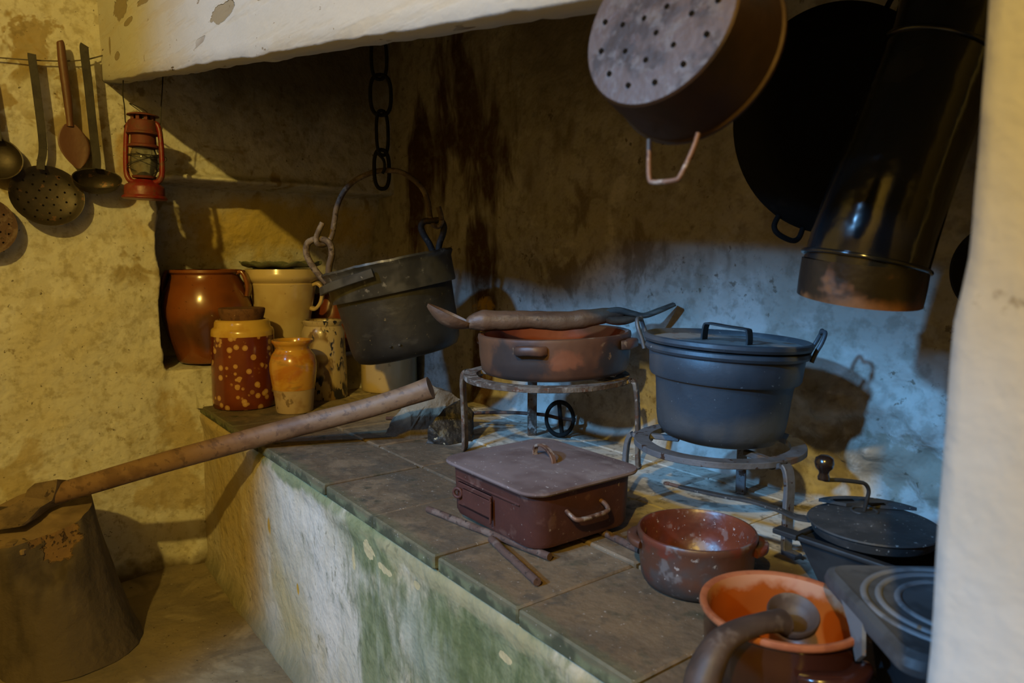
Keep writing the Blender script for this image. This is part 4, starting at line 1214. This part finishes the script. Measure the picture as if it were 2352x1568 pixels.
# ------------------------------------------------------------------ terracotta pan and long wooden spoon across it
t = thing('terracotta_pan', 'wide sooty terracotta pan on the rusty trivet', 'pan', (-1.333, 1.137, 0.221), (0, R(-1.5), FACE))
g = G()
g.lathe([(0.0, 0.0), (0.160, 0.0), (0.172, 0.004), (0.180, 0.014), (0.184, 0.045), (0.185, 0.080), (0.187, 0.090), (0.186, 0.097), (0.180, 0.099)], 80, wob=0.004, cap1=False)
g.build('body', 'terracotta', t, smooth=50)
g = G(); g.lathe([(0.180, 0.099), (0.172, 0.096), (0.170, 0.05), (0.166, 0.016), (0.0, 0.010)], 80, wob=0.004, cap0=False, cap1=False)
g.build('glazed_inside', 'glaze_in', t, smooth=60)
for a, w in ((-110, 0.05), (-28, 0.05), (70, 0.05), (152, 0.05)):
    p = [Vector((math.cos(R(a + q)) * 0.196, math.sin(R(a + q)) * 0.196, 0.074 + 0.002 * math.cos(q * 0.2))) for q in (-9, -7, -3, 0, 3, 7, 9)]
    p[0] = Vector((math.cos(R(a - 9)) * 0.184, math.sin(R(a - 9)) * 0.184, 0.074)); p[-1] = Vector((math.cos(R(a + 9)) * 0.184, math.sin(R(a + 9)) * 0.184, 0.074))
    g = G(); g.bar(p, 0.022, 0.022, (0, 0, 1))
    g.build('lug', 'terracotta', t, smooth=50)

t = thing('spoon_fork', 'long carved wooden spoon with a forked end lying across the terracotta pan', 'spoon', (-1.345, 1.112, 0.346), (0, 0, FACE))
K = 0.00106
def sp(px, py, d=0.0):
    return Vector(((px - 1250) * K, d, -(py - 740) * K))
g = G()
pts = [sp(1072, 745), sp(1082, 744), sp(1110, 740), sp(1160, 740), sp(1220, 738), sp(1290, 741), sp(1340, 736), sp(1390, 728), sp(1430, 722)]
pth = curve(pts, 6)
wid = lerps([0.012, 0.021, 0.031, 0.029, 0.026, 0.028, 0.027, 0.022, 0.013], len(pth))
wid = [w * (1 + 0.07 * fbm(i * 0.35, 2.0)) for i, w in enumerate(wid)]
g.sweep(pth, sec, ref=(0, 1, 0), scale=[(k * 1.0, k * 0.9) for k in wid])
g.build('shaft', 'spoon_wood', t, smooth=60)
# bowl: open boat seen from the side, tipped up
rr = []
axis0, axis1 = sp(1082, 745), sp(984, 700)
ax = axis1 - axis0
nrm = Vector((ax.z, 0, -ax.x)).normalized()
if nrm.z < 0:
    nrm = -nrm
outer, inner_ = [], []
NBW = 17
for i in range(NBW):
    k = i / (NBW - 1)
    c = axis0 + ax * k
    w = 0.036 * math.sin(PI * (0.10 + 0.86 * k)) ** 0.7
    dp = 0.034 * math.sin(PI * (0.12 + 0.82 * k)) ** 0.8
    ring = []
    for j in range(13):
        a = PI * j / 12
        ring.append(c + Vector((0, w * math.cos(a), 0)) - nrm * (dp * math.sin(a)))
    for j in range(13):
        a = PI * (12 - j) / 12
        ring.append(c + Vector((0, (w - 0.005) * math.cos(a), 0)) - nrm * (max(dp - 0.006, 0.001) * math.sin(a)))
    rr.append(ring)
g = G(); g.rings(rr)
g.build('bowl', 'spoon_wood', t, smooth=60)
for k in range(4):
    o = (k - 1.5) * 0.0075
    g = G()
    pth = curve([sp(1385, 722, o * 0.6), sp(1420, 717, o * 0.8), sp(1455, 724, o), sp(1480, 728, o), sp(1512, 717, o), sp(1548, 702, o)], 5)
    g.tube(pth, [0.0085, 0.0085, 0.0070, 0.0058, 0.0058, 0.0040], 8)
    g.build('prong', 'fork_wood', t, smooth=60)
g = G(); pth = curve([sp(1385, 730), sp(1410, 737), sp(1435, 738), sp(1458, 733), sp(1472, 729)], 5)
g.sweep(pth, sec, ref=(0, 1, 0), scale=[(k, k * 1.2) for k in lerps([0.016, 0.016, 0.014, 0.010, 0.006], len(pth))])
g.build('fork_back', 'spoon_wood', t, smooth=60)

# ------------------------------------------------------------------ poker with a wheel end, by the back wall
t = thing('wheel_poker', 'long thin iron rod with a cross-barred ring at its end on the hearth floor', 'poker', (-1.49, 1.290, 0.0), (0, 0, FACE))
g = G(); g.torus(0.046, 0.0065, (0, 0, 0), 40, 8)
g.xf(Matrix.Translation((0, 0, 0.052)) @ Matrix.Rotation(R(-12), 4, 'X') @ Matrix.Rotation(R(90), 4, 'X') @ Matrix.Diagonal((0.82, 1, 1, 1)))
g.build('ring', 'soot_iron', t, smooth=60)
g = G(); g.tube([(0.006, -0.006, 0.008), (-0.002, 0.008, 0.095)], 0.006, 8)
g.build('cross_bar', 'soot_iron', t)
g = G(); g.tube(curve([(0.045, 0.0, 0.048), (0.0, 0.004, 0.052), (-0.06, 0.03, 0.058), (-0.20, 0.09, 0.05), (-0.40, 0.17, 0.018), (-0.52, 0.20, 0.008)], 5), 0.0052, 8)
g.build('rod', 'rod_rust', t, smooth=60)

# ------------------------------------------------------------------ blue-grey pot with lid
t = thing('lidded_pot', 'blue-grey metal pot with flat lid and two wire handles on the grey trivet', 'pot', (-0.825, 1.11, 0.1615), (0, R(2.8), FACE))
g = G()
g.lathe([(0.0, 0.0), (0.085, 0.0), (0.103, 0.006), (0.114, 0.020), (0.118, 0.040), (0.124, 0.105), (0.1265, 0.116), (0.134, 0.117), (0.137, 0.122), (0.140, 0.158), (0.139, 0.160), (0.146, 0.163), (0.149, 0.168), (0.147, 0.174), (0.141, 0.176), (0.134, 0.172), (0.128, 0.15), (0.115, 0.06), (0.09, 0.02), (0.0, 0.015)], 80)
g.build('body', 'pot_iron', t, smooth=35)
g = G()
g.lathe([(0.0, 0.178), (0.128, 0.178), (0.136, 0.176), (0.149, 0.179), (0.152, 0.184), (0.151, 0.190), (0.147, 0.192), (0.142, 0.190), (0.138, 0.183), (0.10, 0.182), (0.0, 0.1835)], 80)
ld = g.build('lid', 'pot_lid', t, smooth=40)
ld.data.materials.append(M['pot_iron'])
for p in ld.data.polygons:
    c = p.center
    if math.hypot(c.x, c.y) > 0.137:
        p.material_index = 1
g = G(); g.bar(curve([(-0.036, -0.01, 0.181), (-0.036, -0.01, 0.196), (-0.034, -0.01, 0.211), (-0.028, -0.01, 0.214), (0.0, -0.01, 0.212), (0.036, -0.01, 0.210), (0.041, -0.01, 0.206), (0.043, -0.01, 0.192), (0.043, -0.01, 0.181)], 3), 0.0035, 0.022, (0, 1, 0))
g.xf(Matrix.Rotation(R(-42), 4, 'Z') @ Matrix.Diagonal((1.12, 1, 1, 1)))
g.build('lid_handle', 'sheet_black', ld, smooth=30)
for s, rz in ((-1, 14), (1, -14)):
    g = G()
    g.tube(curve([(0, -0.032, 0.160), (0.006, -0.030, 0.178), (0.014, -0.029, 0.196), (0.019, -0.022, 0.212), (0.017, -0.010, 0.214), (0.015, 0.0, 0.211), (0.017, 0.010, 0.214), (0.019, 0.022, 0.212), (0.014, 0.029, 0.196), (0.006, 0.030, 0.178), (0, 0.032, 0.160)], 4), 0.0040, 8)
    g.xf(Matrix.Rotation(R(160 if s < 0 else -16), 4, 'Z') @ Matrix.Translation((0.146, 0, 0)))
    g.build('handle', 'pot_iron', t, smooth=60)

# ------------------------------------------------------------------ enamel roaster and the rods it stands on
RX, RY = (-1.150 - 0.877) / 2, (0.712 + 0.945) / 2
t = thing('roaster', 'dark red enamel roasting box with flat lid and wire handles', 'roaster', (RX, RY, 0.012))
hx, hy = 0.132, 0.116
g = G(); g.rrect([(hx - 0.010, hy - 0.010, 0.0), (hx - 0.003, hy - 0.003, 0.004), (hx, hy, 0.012), (hx + 0.002, hy + 0.002, 0.085), (hx + 0.003, hy + 0.003, 0.099), (hx - 0.004, hy - 0.004, 0.100)], 0.036, 7)
g.build('body', 'enamel_red', t, smooth=35)
g = G(); g.rrect([(hx + 0.010, hy + 0.012, 0.0995), (hx + 0.013, hy + 0.015, 0.100), (hx + 0.0145, hy + 0.0165, 0.103), (hx + 0.013, hy + 0.015, 0.1065), (hx + 0.004, hy + 0.006, 0.108), (hx - 0.004, hy - 0.002, 0.1075), (hx - 0.012, hy - 0.010, 0.1095), (hx - 0.05, hy - 0.045, 0.1125), (0.02, 0.02, 0.1135)], 0.040, 7)
ld = g.build('lid', 'enamel_lid', t, smooth=35)
g = G(); g.bar(curve([(-0.034, 0, 0.110), (-0.034, 0, 0.122), (-0.028, 0, 0.132), (-0.008, 0, 0.137), (0.014, 0, 0.133), (0.030, 0, 0.122), (0.034, 0, 0.110)], 4), 0.0050, 0.0100, (0, 1, 0))
g.xf(Matrix.Translation((0.004, 0.008, 0)) @ Matrix.Rotation(R(-8), 4, 'Z'))
g.build('lid_handle', 'copper_wire', ld, smooth=40)
# handle loop on the right side, slide vent on the front
g = G(); g.tube(curve([(hx + 0.001, -0.050, 0.062), (hx + 0.012, -0.050, 0.058), (hx + 0.024, -0.044, 0.052), (hx + 0.027, -0.010, 0.052), (hx + 0.026, 0.022, 0.054), (hx + 0.014, 0.030, 0.060), (hx + 0.001, 0.030, 0.064)], 5), 0.0042, 8)
g.build('handle', 'copper_wire', t, smooth=60)
g = G(); g.tube(curve([(-hx - 0.001, -0.040, 0.062), (-hx - 0.02, -0.040, 0.056), (-hx - 0.026, 0.0, 0.052), (-hx - 0.02, 0.036, 0.056), (-hx - 0.001, 0.036, 0.062)], 5), 0.0042, 8)
g.build('handle', 'copper_wire', t, smooth=60)
g = G()
g.box((-0.040, -hy - 0.004, 0.048), (0.108, 0.005, 0.044), 0.002)
g.box((-0.028, -hy - 0.0075, 0.046), (0.092, 0.004, 0.032), 0.0015)
g.box((0.018, -hy - 0.010, 0.045), (0.004, 0.005, 0.048), 0.0015)
vt = g.build('slide_vent', 'enamel_red', t, smooth=30)
g = G(); g.torus(0.0085, 0.003, (0, 0, 0), 24, 8)
g.xf(Matrix.Translation((-0.083, -hy - 0.013, 0.052)) @ Matrix.Rotation(R(90), 4, 'X') @ Matrix.Rotation(R(25), 4, 'Y'))
g.build('vent_knob', 'enamel_red', vt, smooth=60)
g = G(); g.tube([(-hx + 0.03, -hy - 0.001, 0.076), (0.0, -hy - 0.002, 0.074), (hx - 0.04, -hy - 0.001, 0.074)], 0.0028, 6)
g.build('pressed_rib', 'enamel_red', t, smooth=60)

def rod(label, a, b, r, m='rod_rust'):
    g = G()
    a = Vector(a); b = Vector(b)
    d = b - a
    p = [Vector((0, 0, 0)) + d * k + Vector((0.002 * fbm(k * 4, r * 100), 0.002 * fbm(k * 5, 3), 0)) for k in [i / 10 for i in range(11)]]
    g.tube(p, r, 10)
    o = g.build('iron_rod', m, smooth=50)
    o.location = a
    tag(o, label, 'rod', 'rods under the roaster')
    return o
rod('rusty iron rod along the front foot of the red roasting box', (-1.190, 0.690, 0.0075), (-0.872, 0.735, 0.0075), 0.0068)
rod('rusty iron rod sticking out towards the hearth edge from under the roasting box', (-0.992, 0.702, 0.0075), (-0.812, 0.660, 0.0075), 0.0068)
rod('short rusty rod end beside the right foot of the roasting box', (-0.965, 0.886, 0.0075), (-0.800, 0.874, 0.0075), 0.0068)

# ------------------------------------------------------------------ brown casserole
t = thing('casserole', 'small smoke-stained brown casserole, empty, on the tiles beside the roasting box', 'casserole', (-0.679, 0.868, 0.001), (0, 0, FACE))
g = G()
g.lathe([(0.0, 0.0), (0.070, 0.0), (0.078, 0.003), (0.083, 0.012), (0.086, 0.035), (0.087, 0.062), (0.0895, 0.074), (0.091, 0.080), (0.089, 0.084), (0.086, 0.0845)], 72, wob=0.006, cap1=False)
g.build('body', 'cass_out', t, smooth=50)
g = G(); g.lathe([(0.086, 0.0845), (0.083, 0.080), (0.081, 0.05), (0.078, 0.018), (0.06, 0.009), (0.0, 0.008)], 72, wob=0.006, cap0=False, cap1=False)
g.build('glazed_inside', 'cass_in', t, smooth=60)
for a in (-12, 168):
    g = G()
    p = [Vector((math.cos(R(a + q)) * rr_, math.sin(R(a + q)) * rr_, zz)) for q, rr_, zz in ((-20, 0.087, 0.064), (-12, 0.095, 0.065), (0, 0.098, 0.066), (12, 0.095, 0.065), (20, 0.087, 0.064))]
    g.bar(curve(p, 4), 0.016, 0.012, (0, 0, 1))
    g.build('lug', 'cass_out', t, smooth=60)

# ------------------------------------------------------------------ orange pot with a wooden ladle in it
OP = (-0.430, 0.703, 0.001)
t = thing('orange_pot', 'bright orange glazed clay pot with dark outside at the front right of the hearth', 'pot', OP, (0, 0, FACE))
g = G()
g.lathe([(0.0, 0.0), (0.058, 0.0), (0.066, 0.004), (0.078, 0.030), (0.083, 0.060), (0.084, 0.085), (0.082, 0.098), (0.0835, 0.103)], 72, wob=0.004, cap1=False)
g.build('body', 'orange_out', t, smooth=60)
g = G(); g.lathe([(0.0835, 0.1025), (0.0875, 0.104), (0.0895, 0.108), (0.0885, 0.112), (0.085, 0.1125), (0.081, 0.110)], 72, wob=0.004, cap0=False, cap1=False)
g.build('rim', 'orange_rim', t, smooth=60)
g = G(); g.lathe([(0.081, 0.110), (0.077, 0.098), (0.0775, 0.06), (0.070, 0.026), (0.055, 0.012), (0.0, 0.010)], 72, wob=0.004, cap0=False, cap1=False)
g.build('glazed_inside', 'orange_in', t, smooth=60)
for a in (-72, 108):
    g = G()
    p = [Vector((math.cos(R(a + q)) * rr_, math.sin(R(a + q)) * rr_, zz)) for q, rr_, zz in ((-24, 0.0865, 0.076), (-16, 0.096, 0.080), (0, 0.102, 0.081), (16, 0.096, 0.080), (24, 0.0865, 0.076))]
    g.bar(curve(p, 4), 0.020, 0.013, (0, 0, 1))
    g.build('lug', 'orange_out', t, smooth=60)

t = thing('wooden_ladle', 'dark wooden ladle resting over the rim of the orange pot', 'ladle', (-0.405, 0.610, 0.125), (0, 0, FACE))
def lq(px, py, d=0.0):
    return Vector(((px - 1730) * 0.000435, d, -(py - 1418) * 0.000435))
g = G()
pth = curve([lq(1586, 1560, -.030), lq(1592, 1545, -.028), lq(1606, 1510, -.022), lq(1628, 1470, -.015), lq(1660, 1440, -.006), lq(1710, 1425, .004), (lq(1760, 1420, .012)), lq(1800, 1424, .020), lq(1822, 1432, .026)], 6)
g.sweep(pth, sec, ref=(0, 1, 0), scale=lerps([0.010, 0.0185, 0.0205, 0.0185, 0.0155, 0.0130, 0.0120, 0.0130, 0.015], len(pth)))
g.build('handle', 'dark_wood', t, smooth=60)
g = G()
rr = []
pr = [(0.0, -0.030), (0.010, -0.029), (0.019, -0.023), (0.0245, -0.012), (0.0255, -0.002), (0.0245, 0.0), (0.0225, -0.001), (0.019, -0.010), (0.011, -0.018), (0.0, -0.020)]
g.lathe(pr, 40)
c = lq(1860, 1420, .036)
g.xf(Matrix.Translation(c) @ Matrix.Rotation(R(24), 4, 'X') @ Matrix.Rotation(R(-4), 4, 'Y') @ Matrix.Diagonal((1.06, 1.06, 0.85, 1)))
g.build('bowl', 'dark_wood', t, smooth=60)

# ------------------------------------------------------------------ iron box, coffee roasting pan, griddle
t = thing('iron_brazier', 'black sheet-iron box with rolled rim under the cranked roasting pan', 'brazier', (-0.462, 1.035, 0.0))
g = G()
def rect(hx_, hy_, z):
    return [(-hx_, -hy_, z), (hx_, -hy_, z), (hx_, hy_, z), (-hx_, hy_, z)]
g.rings([rect(0.066, 0.055, 0.0), rect(0.104, 0.075, 0.084), rect(0.101, 0.072, 0.084), rect(0.064, 0.053, 0.004)], cap0=True)
g.build('body', 'sheet_black', t, smooth=30)
g = G(); g.bar(curve(rect(0.107, 0.076, 0.086), 1, closed=True), 0.016, 0.007, (0, 0, 1), closed=True)
g.build('rim', 'sheet_black', t, smooth=40)
g = G(); g.bar([(-0.100, -0.078, 0.088), (-0.128, -0.080, 0.089), (-0.136, -0.080, 0.089)], 0.022, 0.008, (0, 0, 1))
g.build('corner_tab', 'sheet_black', t, smooth=40)

PC = Vector((-0.494, 1.038, 0.0905))
t = thing('roasting_pan', 'black lidded roasting pan with crank and long handle on the iron box', 'pan', PC, (0, 0, FACE))
g = G(); g.lathe([(0.0, 0.0), (0.074, 0.0), (0.082, 0.004), (0.086, 0.014), (0.087, 0.018), (0.0, 0.018)], 64)
g.build('body', 'pan_iron', t, smooth=40)
g = G(); g.lathe([(0.0, 0.0185), (0.089, 0.0185), (0.0905, 0.020), (0.089, 0.022), (0.06, 0.0245), (0.024, 0.0265), (0.022, 0.028), (0.0, 0.029)], 64)
ld = g.build('lid', 'pan_iron', t, smooth=40)
g = G()
hl = [(0.093 * math.cos(R(a)), 0.093 * math.sin(R(a))) for a in range(24, 126, 6)] + [(0.052 * math.cos(R(a)) + 0.004, 0.052 * math.sin(R(a)) + 0.008) for a in range(110, 40, -10)]
g.rings([[(x, y, 0.0255) for x, y in hl], [(x, y, 0.0305) for x, y in hl]])
o = g.build('hinged_flap', 'pan_iron', ld, smooth=30)
g = G()
for (x, y, w) in ((-0.012, 0.070, 0.030), (0.030, 0.052, 0.026)):
    g.box((x, y, 0.0315), (w, 0.007, 0.0012))
g.build('vent_slots', 'hole', ld, smooth=20)
cr = G()
cr.tube(curve([(0.004, 0.036, 0.026), (0.004, 0.030, 0.045), (0.003, 0.024, 0.062), (-0.006, 0.018, 0.074), (-0.02, 0.012, 0.079), (-0.050, 0.002, 0.085), (-0.075, -0.006, 0.088), (-0.080, -0.008, 0.090)], 6), 0.0030, 8)
crk = cr.build('crank', 'pan_iron', t, smooth=60)
g = G(); g.lathe([(0.0, 0.0), (0.008, 0.001), (0.0085, 0.005), (0.0065, 0.010), (0.0075, 0.014), (0.012, 0.019), (0.0135, 0.026), (0.012, 0.033), (0.006, 0.037), (0.0, 0.0375)], 24, c=(-0.080, -0.008, 0.088))
g.build('knob', 'knob_wood', crk, smooth=60)
g = G(); g.torus(0.018, 0.0022, (0.004, 0.036, 0.0262), 32, 8)
g.build('crank_boss', 'pan_iron', ld, smooth=60)
# long strap handle, world direction towards the left front
Minv = (Matrix.Translation(PC) @ Matrix.Rotation(FACE, 4, 'Z')).inverted()
hpath = [Minv @ Vector(p) for p in ((-0.570, 1.000, 0.103), (-0.590, 0.990, 0.103), (-0.615, 0.980, 0.110), (-0.655, 0.972, 0.113), (-0.70, 0.962, 0.1115), (-0.765, 0.949, 0.110), (-0.780, 0.946, 0.110))]
g = G(); pth = curve(hpath, 5)
g.bar(pth, 0.013, 0.0045, (0, 0, 1), scale=[(k, 1.0) for k in lerps([1.9, 1.5, 1.1, 1.0, 1.0, 1.0, 0.6], len(pth))])
lh = g.build('long_handle', 'pan_iron', t, smooth=40)
g = G(); g.tube([Minv @ Vector(p) for p in ((-0.778, 0.946, 0.110), (-0.800, 0.942, 0.1105))], 0.0032, 8); g.torus(0.0045, 0.0022, tuple(Minv @ Vector((-0.803, 0.9415, 0.1105))), 20, 6)
g.build('handle_eye', 'rod_rust', lh, smooth=60)

# square griddle stove
gd = Vector((0.158, -0.129)).normalized(); gp = Vector((-gd.y, gd.x))
GC = Vector((-0.422, 0.762)) + (gd + gp) * 0.102
t = thing('griddle_stove', 'square grey cast-iron griddle with raised rings, partly hidden by the pale pillar', 'griddle', (GC.x, GC.y, 0.0), (0, 0, math.atan2(gd.y, gd.x)))
g = G(); g.rrect([(0.062, 0.060, 0.0), (0.066, 0.064, 0.006), (0.080, 0.078, 0.118), (0.086, 0.084, 0.132)], 0.02, 5)
g.xf(Matrix.Translation((0.012, 0.012, 0)))
g.build('body', 'sheet_black', t, smooth=35)
g = G(); g.rrect([(0.094, 0.094, 0.128), (0.100, 0.100, 0.130), (0.102, 0.102, 0.138), (0.100, 0.100, 0.146), (0.094, 0.094, 0.150), (0.090, 0.090, 0.1485), (0.01, 0.01, 0.1485)], 0.022, 6)
pl = g.build('plate', 'griddle', t, smooth=35)
g2 = []
for rr_ in (0.090, 0.076, 0.058):
    g = G(); g.torus(rr_, 0.0036, (0.002, 0.002, 0.1486), 64, 8, sz=0.7)
    g.build('raised_rib', 'griddle_rib', pl, smooth=60)
g = G(); g.prism([(-0.040, 0.0), (0.012, 0.0), (0.022, -0.030), (0.012, -0.042), (-0.012, -0.018)], -0.002, 0.002)
g.build('side_tab', 'griddle_rib', t, loc=(0.0, -0.0995, 0.137), rot=(R(-6), 0, 0), smooth=30)
g = G(); g.lathe([(0.0, 0.0), (0.005, 0.0), (0.005, 0.028), (0.0, 0.030)], 12, c=(0.02, 0.086, 0.149))
g.build('stud', 'rod_rust', t)

# ------------------------------------------------------------------ hung things at the upper right
# colander, base towards the camera
CK = 0.60          # size of the colander
CL = Vector((-0.445, 0.493, 0.704))
t = thing('colander', 'big perforated metal colander hanging at the top with its base towards the room', 'colander', CL)
axis = (Vector((0.602, 0.799, 0)) * 0.085 + Vector((-0.799, 0.602, 0)) * 0.085 + Vector((0, 0, -0.030))).normalized()
q = axis.to_track_quat('Z', 'Y').to_matrix().to_4x4() @ Matrix.Scale(CK, 4)
g = G(); g.lathe([(0.1245, 0.0), (0.128, 0.003), (0.132, 0.03), (0.140, 0.105), (0.144, 0.108), (0.144, 0.113), (0.138, 0.112), (0.128, 0.03), (0.122, 0.004)], 72, cap0=False, cap1=False)
g.xf(q); g.build('side', 'colander_side', t, smooth=40)
g = G(); g.lathe([(0.0, -0.004), (0.06, -0.003), (0.118, -0.0005), (0.1245, 0.0), (0.1245, 0.003), (0.06, 0.0), (0.0, 0.0)], 72, cap0=False, cap1=False)
g.xf(q); base = g.build('base', 'colander', t, smooth=50)
g = G()
for rad, cnt, ph in ((0.022, 3, 0.3), (0.060, 8, 0.1), (0.098, 13, 0.2)):
    for k in range(cnt):
        a = 2 * PI * k / cnt + ph
        g.lathe([(0.0042, -0.0048), (0.0042, -0.0020)], 10, c=(rad * math.cos(a), rad * math.sin(a), 0.0010 * rad / 0.1))
g.xf(q); g.build('holes', 'hole', base, smooth=20)['kind'] = 'stuff'
qi = q.to_3x3().normalized().inverted()
dn = (qi @ Vector((0, 0, -1))); dn.z = 0; dn.normalize()
sd = Vector((-dn.y, dn.x, 0))
for s in (1, -1):
    g = G()
    d = dn * s
    p = [d * 0.142 + sd * 0.042 + Vector((0, 0, 0.085)), d * 0.165 + sd * 0.038 + Vector((0, 0, 0.085)), d * 0.205 + sd * 0.028 + Vector((0, 0, 0.082)), d * 0.213 + sd * 0.018 + Vector((0, 0, 0.082)), d * 0.213 - sd * 0.018 + Vector((0, 0, 0.082)), d * 0.205 - sd * 0.028 + Vector((0, 0, 0.082)), d * 0.165 - sd * 0.040 + Vector((0, 0, 0.085)), d * 0.142 - sd * 0.044 + Vector((0, 0, 0.085))]
    g.tube(curve(p, 4), 0.0042, 8); g.xf(q)
    g.build('handle', 'copper_wire', t, smooth=60)
    if s < 0:
        htop = q @ p[3] * 0.5 + (q @ p[4]) * 0.5

def hook(label, frm, to_z, to_xy):
    g = G()
    f = Vector(frm)
    e = Vector((to_xy[0], to_xy[1], to_z))
    p = [f + Vector((0.012, 0, 0.006)), f + Vector((0.004, 0, -0.010)), f + Vector((-0.010, 0, 0.0)), f.lerp(e, 0.15), f.lerp(e, 0.9), e + Vector((-0.004, 0, 0.012)), e + Vector((0.008, 0.01, 0.014)), e + Vector((0.012, 0.012, -0.004))]
    p = [v - f for v in p]
    g.tube(curve(p, 5), 0.003, 8)
    o = g.build('hanging_hook', 'wrought', smooth=60)
    o.location = f
    return tag(o, label, 'hook')
BARZ = bar_z
hook('thin iron hook holding the colander to the hood beam', CL + htop, 0.93, (CL.x + htop.x, 0.575))

# black pan, base to the room
BPN = Vector((-0.645, 1.196, 0.729))
BS = Matrix.Scale(0.96, 4)
t = thing('black_pan', 'very large soot-black round pan hanging behind the stovepipe', 'pan', BPN, (R(4), 0, FACE + R(4)))
g = G(); g.lathe([(0.0, -0.022), (0.14, -0.022), (0.168, -0.018), (0.196, 0.024), (0.200, 0.028), (0.196, 0.030), (0.165, -0.012), (0.0, -0.016)], 90)
g.xf(BS @ Matrix.Rotation(R(-90), 4, 'X')); g.build('body', 'pan_black', t, smooth=50)
for rz in (205, 25):
    g = G(); g.tube(curve([(-0.026, 0.026, 0.196), (-0.026, 0.022, 0.216), (-0.014, 0.018, 0.226), (0.014, 0.018, 0.226), (0.026, 0.022, 0.216), (0.026, 0.026, 0.196)], 5), 0.005, 8)
    g.xf(BS @ Matrix.Rotation(R(rz), 4, 'Y')); g.build('handle', 'pan_black', t, smooth=60)
hook('thin iron hook holding the large black pan to the bar', BPN + Vector((0.05, 0.06, 0.19)), BARZ, (BPN.x + 0.05, 1.02))

# stovepipe elbow
PP = Vector((-0.505, 0.996, 0.430))
PK = 1.25           # the pipe's size
t = thing('stovepipe', 'glossy black stovepipe elbow with a rusty open end hanging at the upper right', 'stovepipe', PP, (0, 0, FACE))
def pq(px, py, d=0.0):
    return Vector(((px - 1988) * 0.000485, d, -(py - 690) * 0.000485)) * PK
NP = 40
def pipe(name, pts, rads, m, hollow=True):
    p = curve(pts, 8)
    rs = [q * PK for q in lerps(rads, len(p))]
    secc = [(math.cos(2 * PI * j / NP), math.sin(2 * PI * j / NP)) for j in range(NP)]
    g = G()
    path = p + list(reversed(p)) if hollow else p
    sc = rs + [r - 0.003 for r in reversed(rs)] if hollow else rs
    # frames are taken from the outward run so that the inner wall follows it
    rr = []
    for i, c in enumerate(p):
        T = (p[min(i + 1, len(p) - 1)] - p[max(i - 1, 0)]).normalized()
        s = T.cross(Vector((0, 1, 0))).normalized(); n = s.cross(T)
        rr.append((c, s, n))
    R1 = [[c + s * (a * r) + n * (b * r) for a, b in secc] for (c, s, n), r in zip(rr, rs)]
    if hollow:
        R1 += [[c + s * (a * (r - 0.003)) + n * (b * (r - 0.003)) for a, b in secc] for (c, s, n), r in reversed(list(zip(rr, rs)))]
    g.rings(R1, cap0=False, cap1=False, loop=hollow)
    return g.build(name, m, t, smooth=50)
pipe('end_collar', [pq(1986, 672, 0.012), pq(1988, 640, 0.010), pq(1992, 588, 0.008)], [0.0655, 0.0662, 0.066], 'pipe_rust')
pipe('pipe_body', [pq(1991, 600, 0.008), pq(2002, 545, 0.006), pq(2030, 440, 0.004), pq(2066, 320, 0.002), pq(2104, 200, 0.0), pq(2130, 120, 0.0)], [0.0645, 0.0640, 0.0620, 0.0600, 0.0585, 0.0575], 'pipe')
pipe('upper_pipe', [pq(2122, 140, 0.0), pq(2150, 60, 0.0), pq(2172, -40, 0.004), pq(2180, -200, 0.008), pq(2180, -460, 0.008), pq(2180, -900, 0.008)], [0.0565, 0.0580, 0.0585, 0.0585, 0.0585, 0.0585], 'pipe')
for a, b, r in ((pq(1993, 586, 0.008), pq(1990, 600, 0.008), 0.0662), (pq(2128, 128, 0), pq(2124, 138, 0), 0.0590)):
    g = G(); g.torus(r * PK, 0.0034, (0, 0, 0), 48, 8)
    g.xf(Matrix.Translation(a) @ (a - b).to_track_quat('Z', 'Y').to_matrix().to_4x4())
    g.build('seam_bead', 'pipe', t, smooth=60)

# pan edge just showing beside the pillar
t = thing('wall_pan', 'dark pan hanging on the back wall, only its edge showing beside the pillar', 'pan', (-0.452, 1.352, 0.478))
g = G(); g.lathe([(0.0, 0.0), (0.055, 0.0), (0.075, 0.022), (0.079, 0.024), (0.074, 0.026), (0.052, 0.004), (0.0, 0.004)], 56)
g.xf(Matrix.Rotation(R(90), 4, 'X')); g.build('body', 'soot_iron', t, smooth=50)
g = G(); g.bar([(0.03, -0.012, 0.065), (0.05, -0.006, 0.13), (0.07, 0.006, 0.22)], 0.018, 0.005, (0, 1, 0))
g.build('handle', 'soot_iron', t, smooth=40)
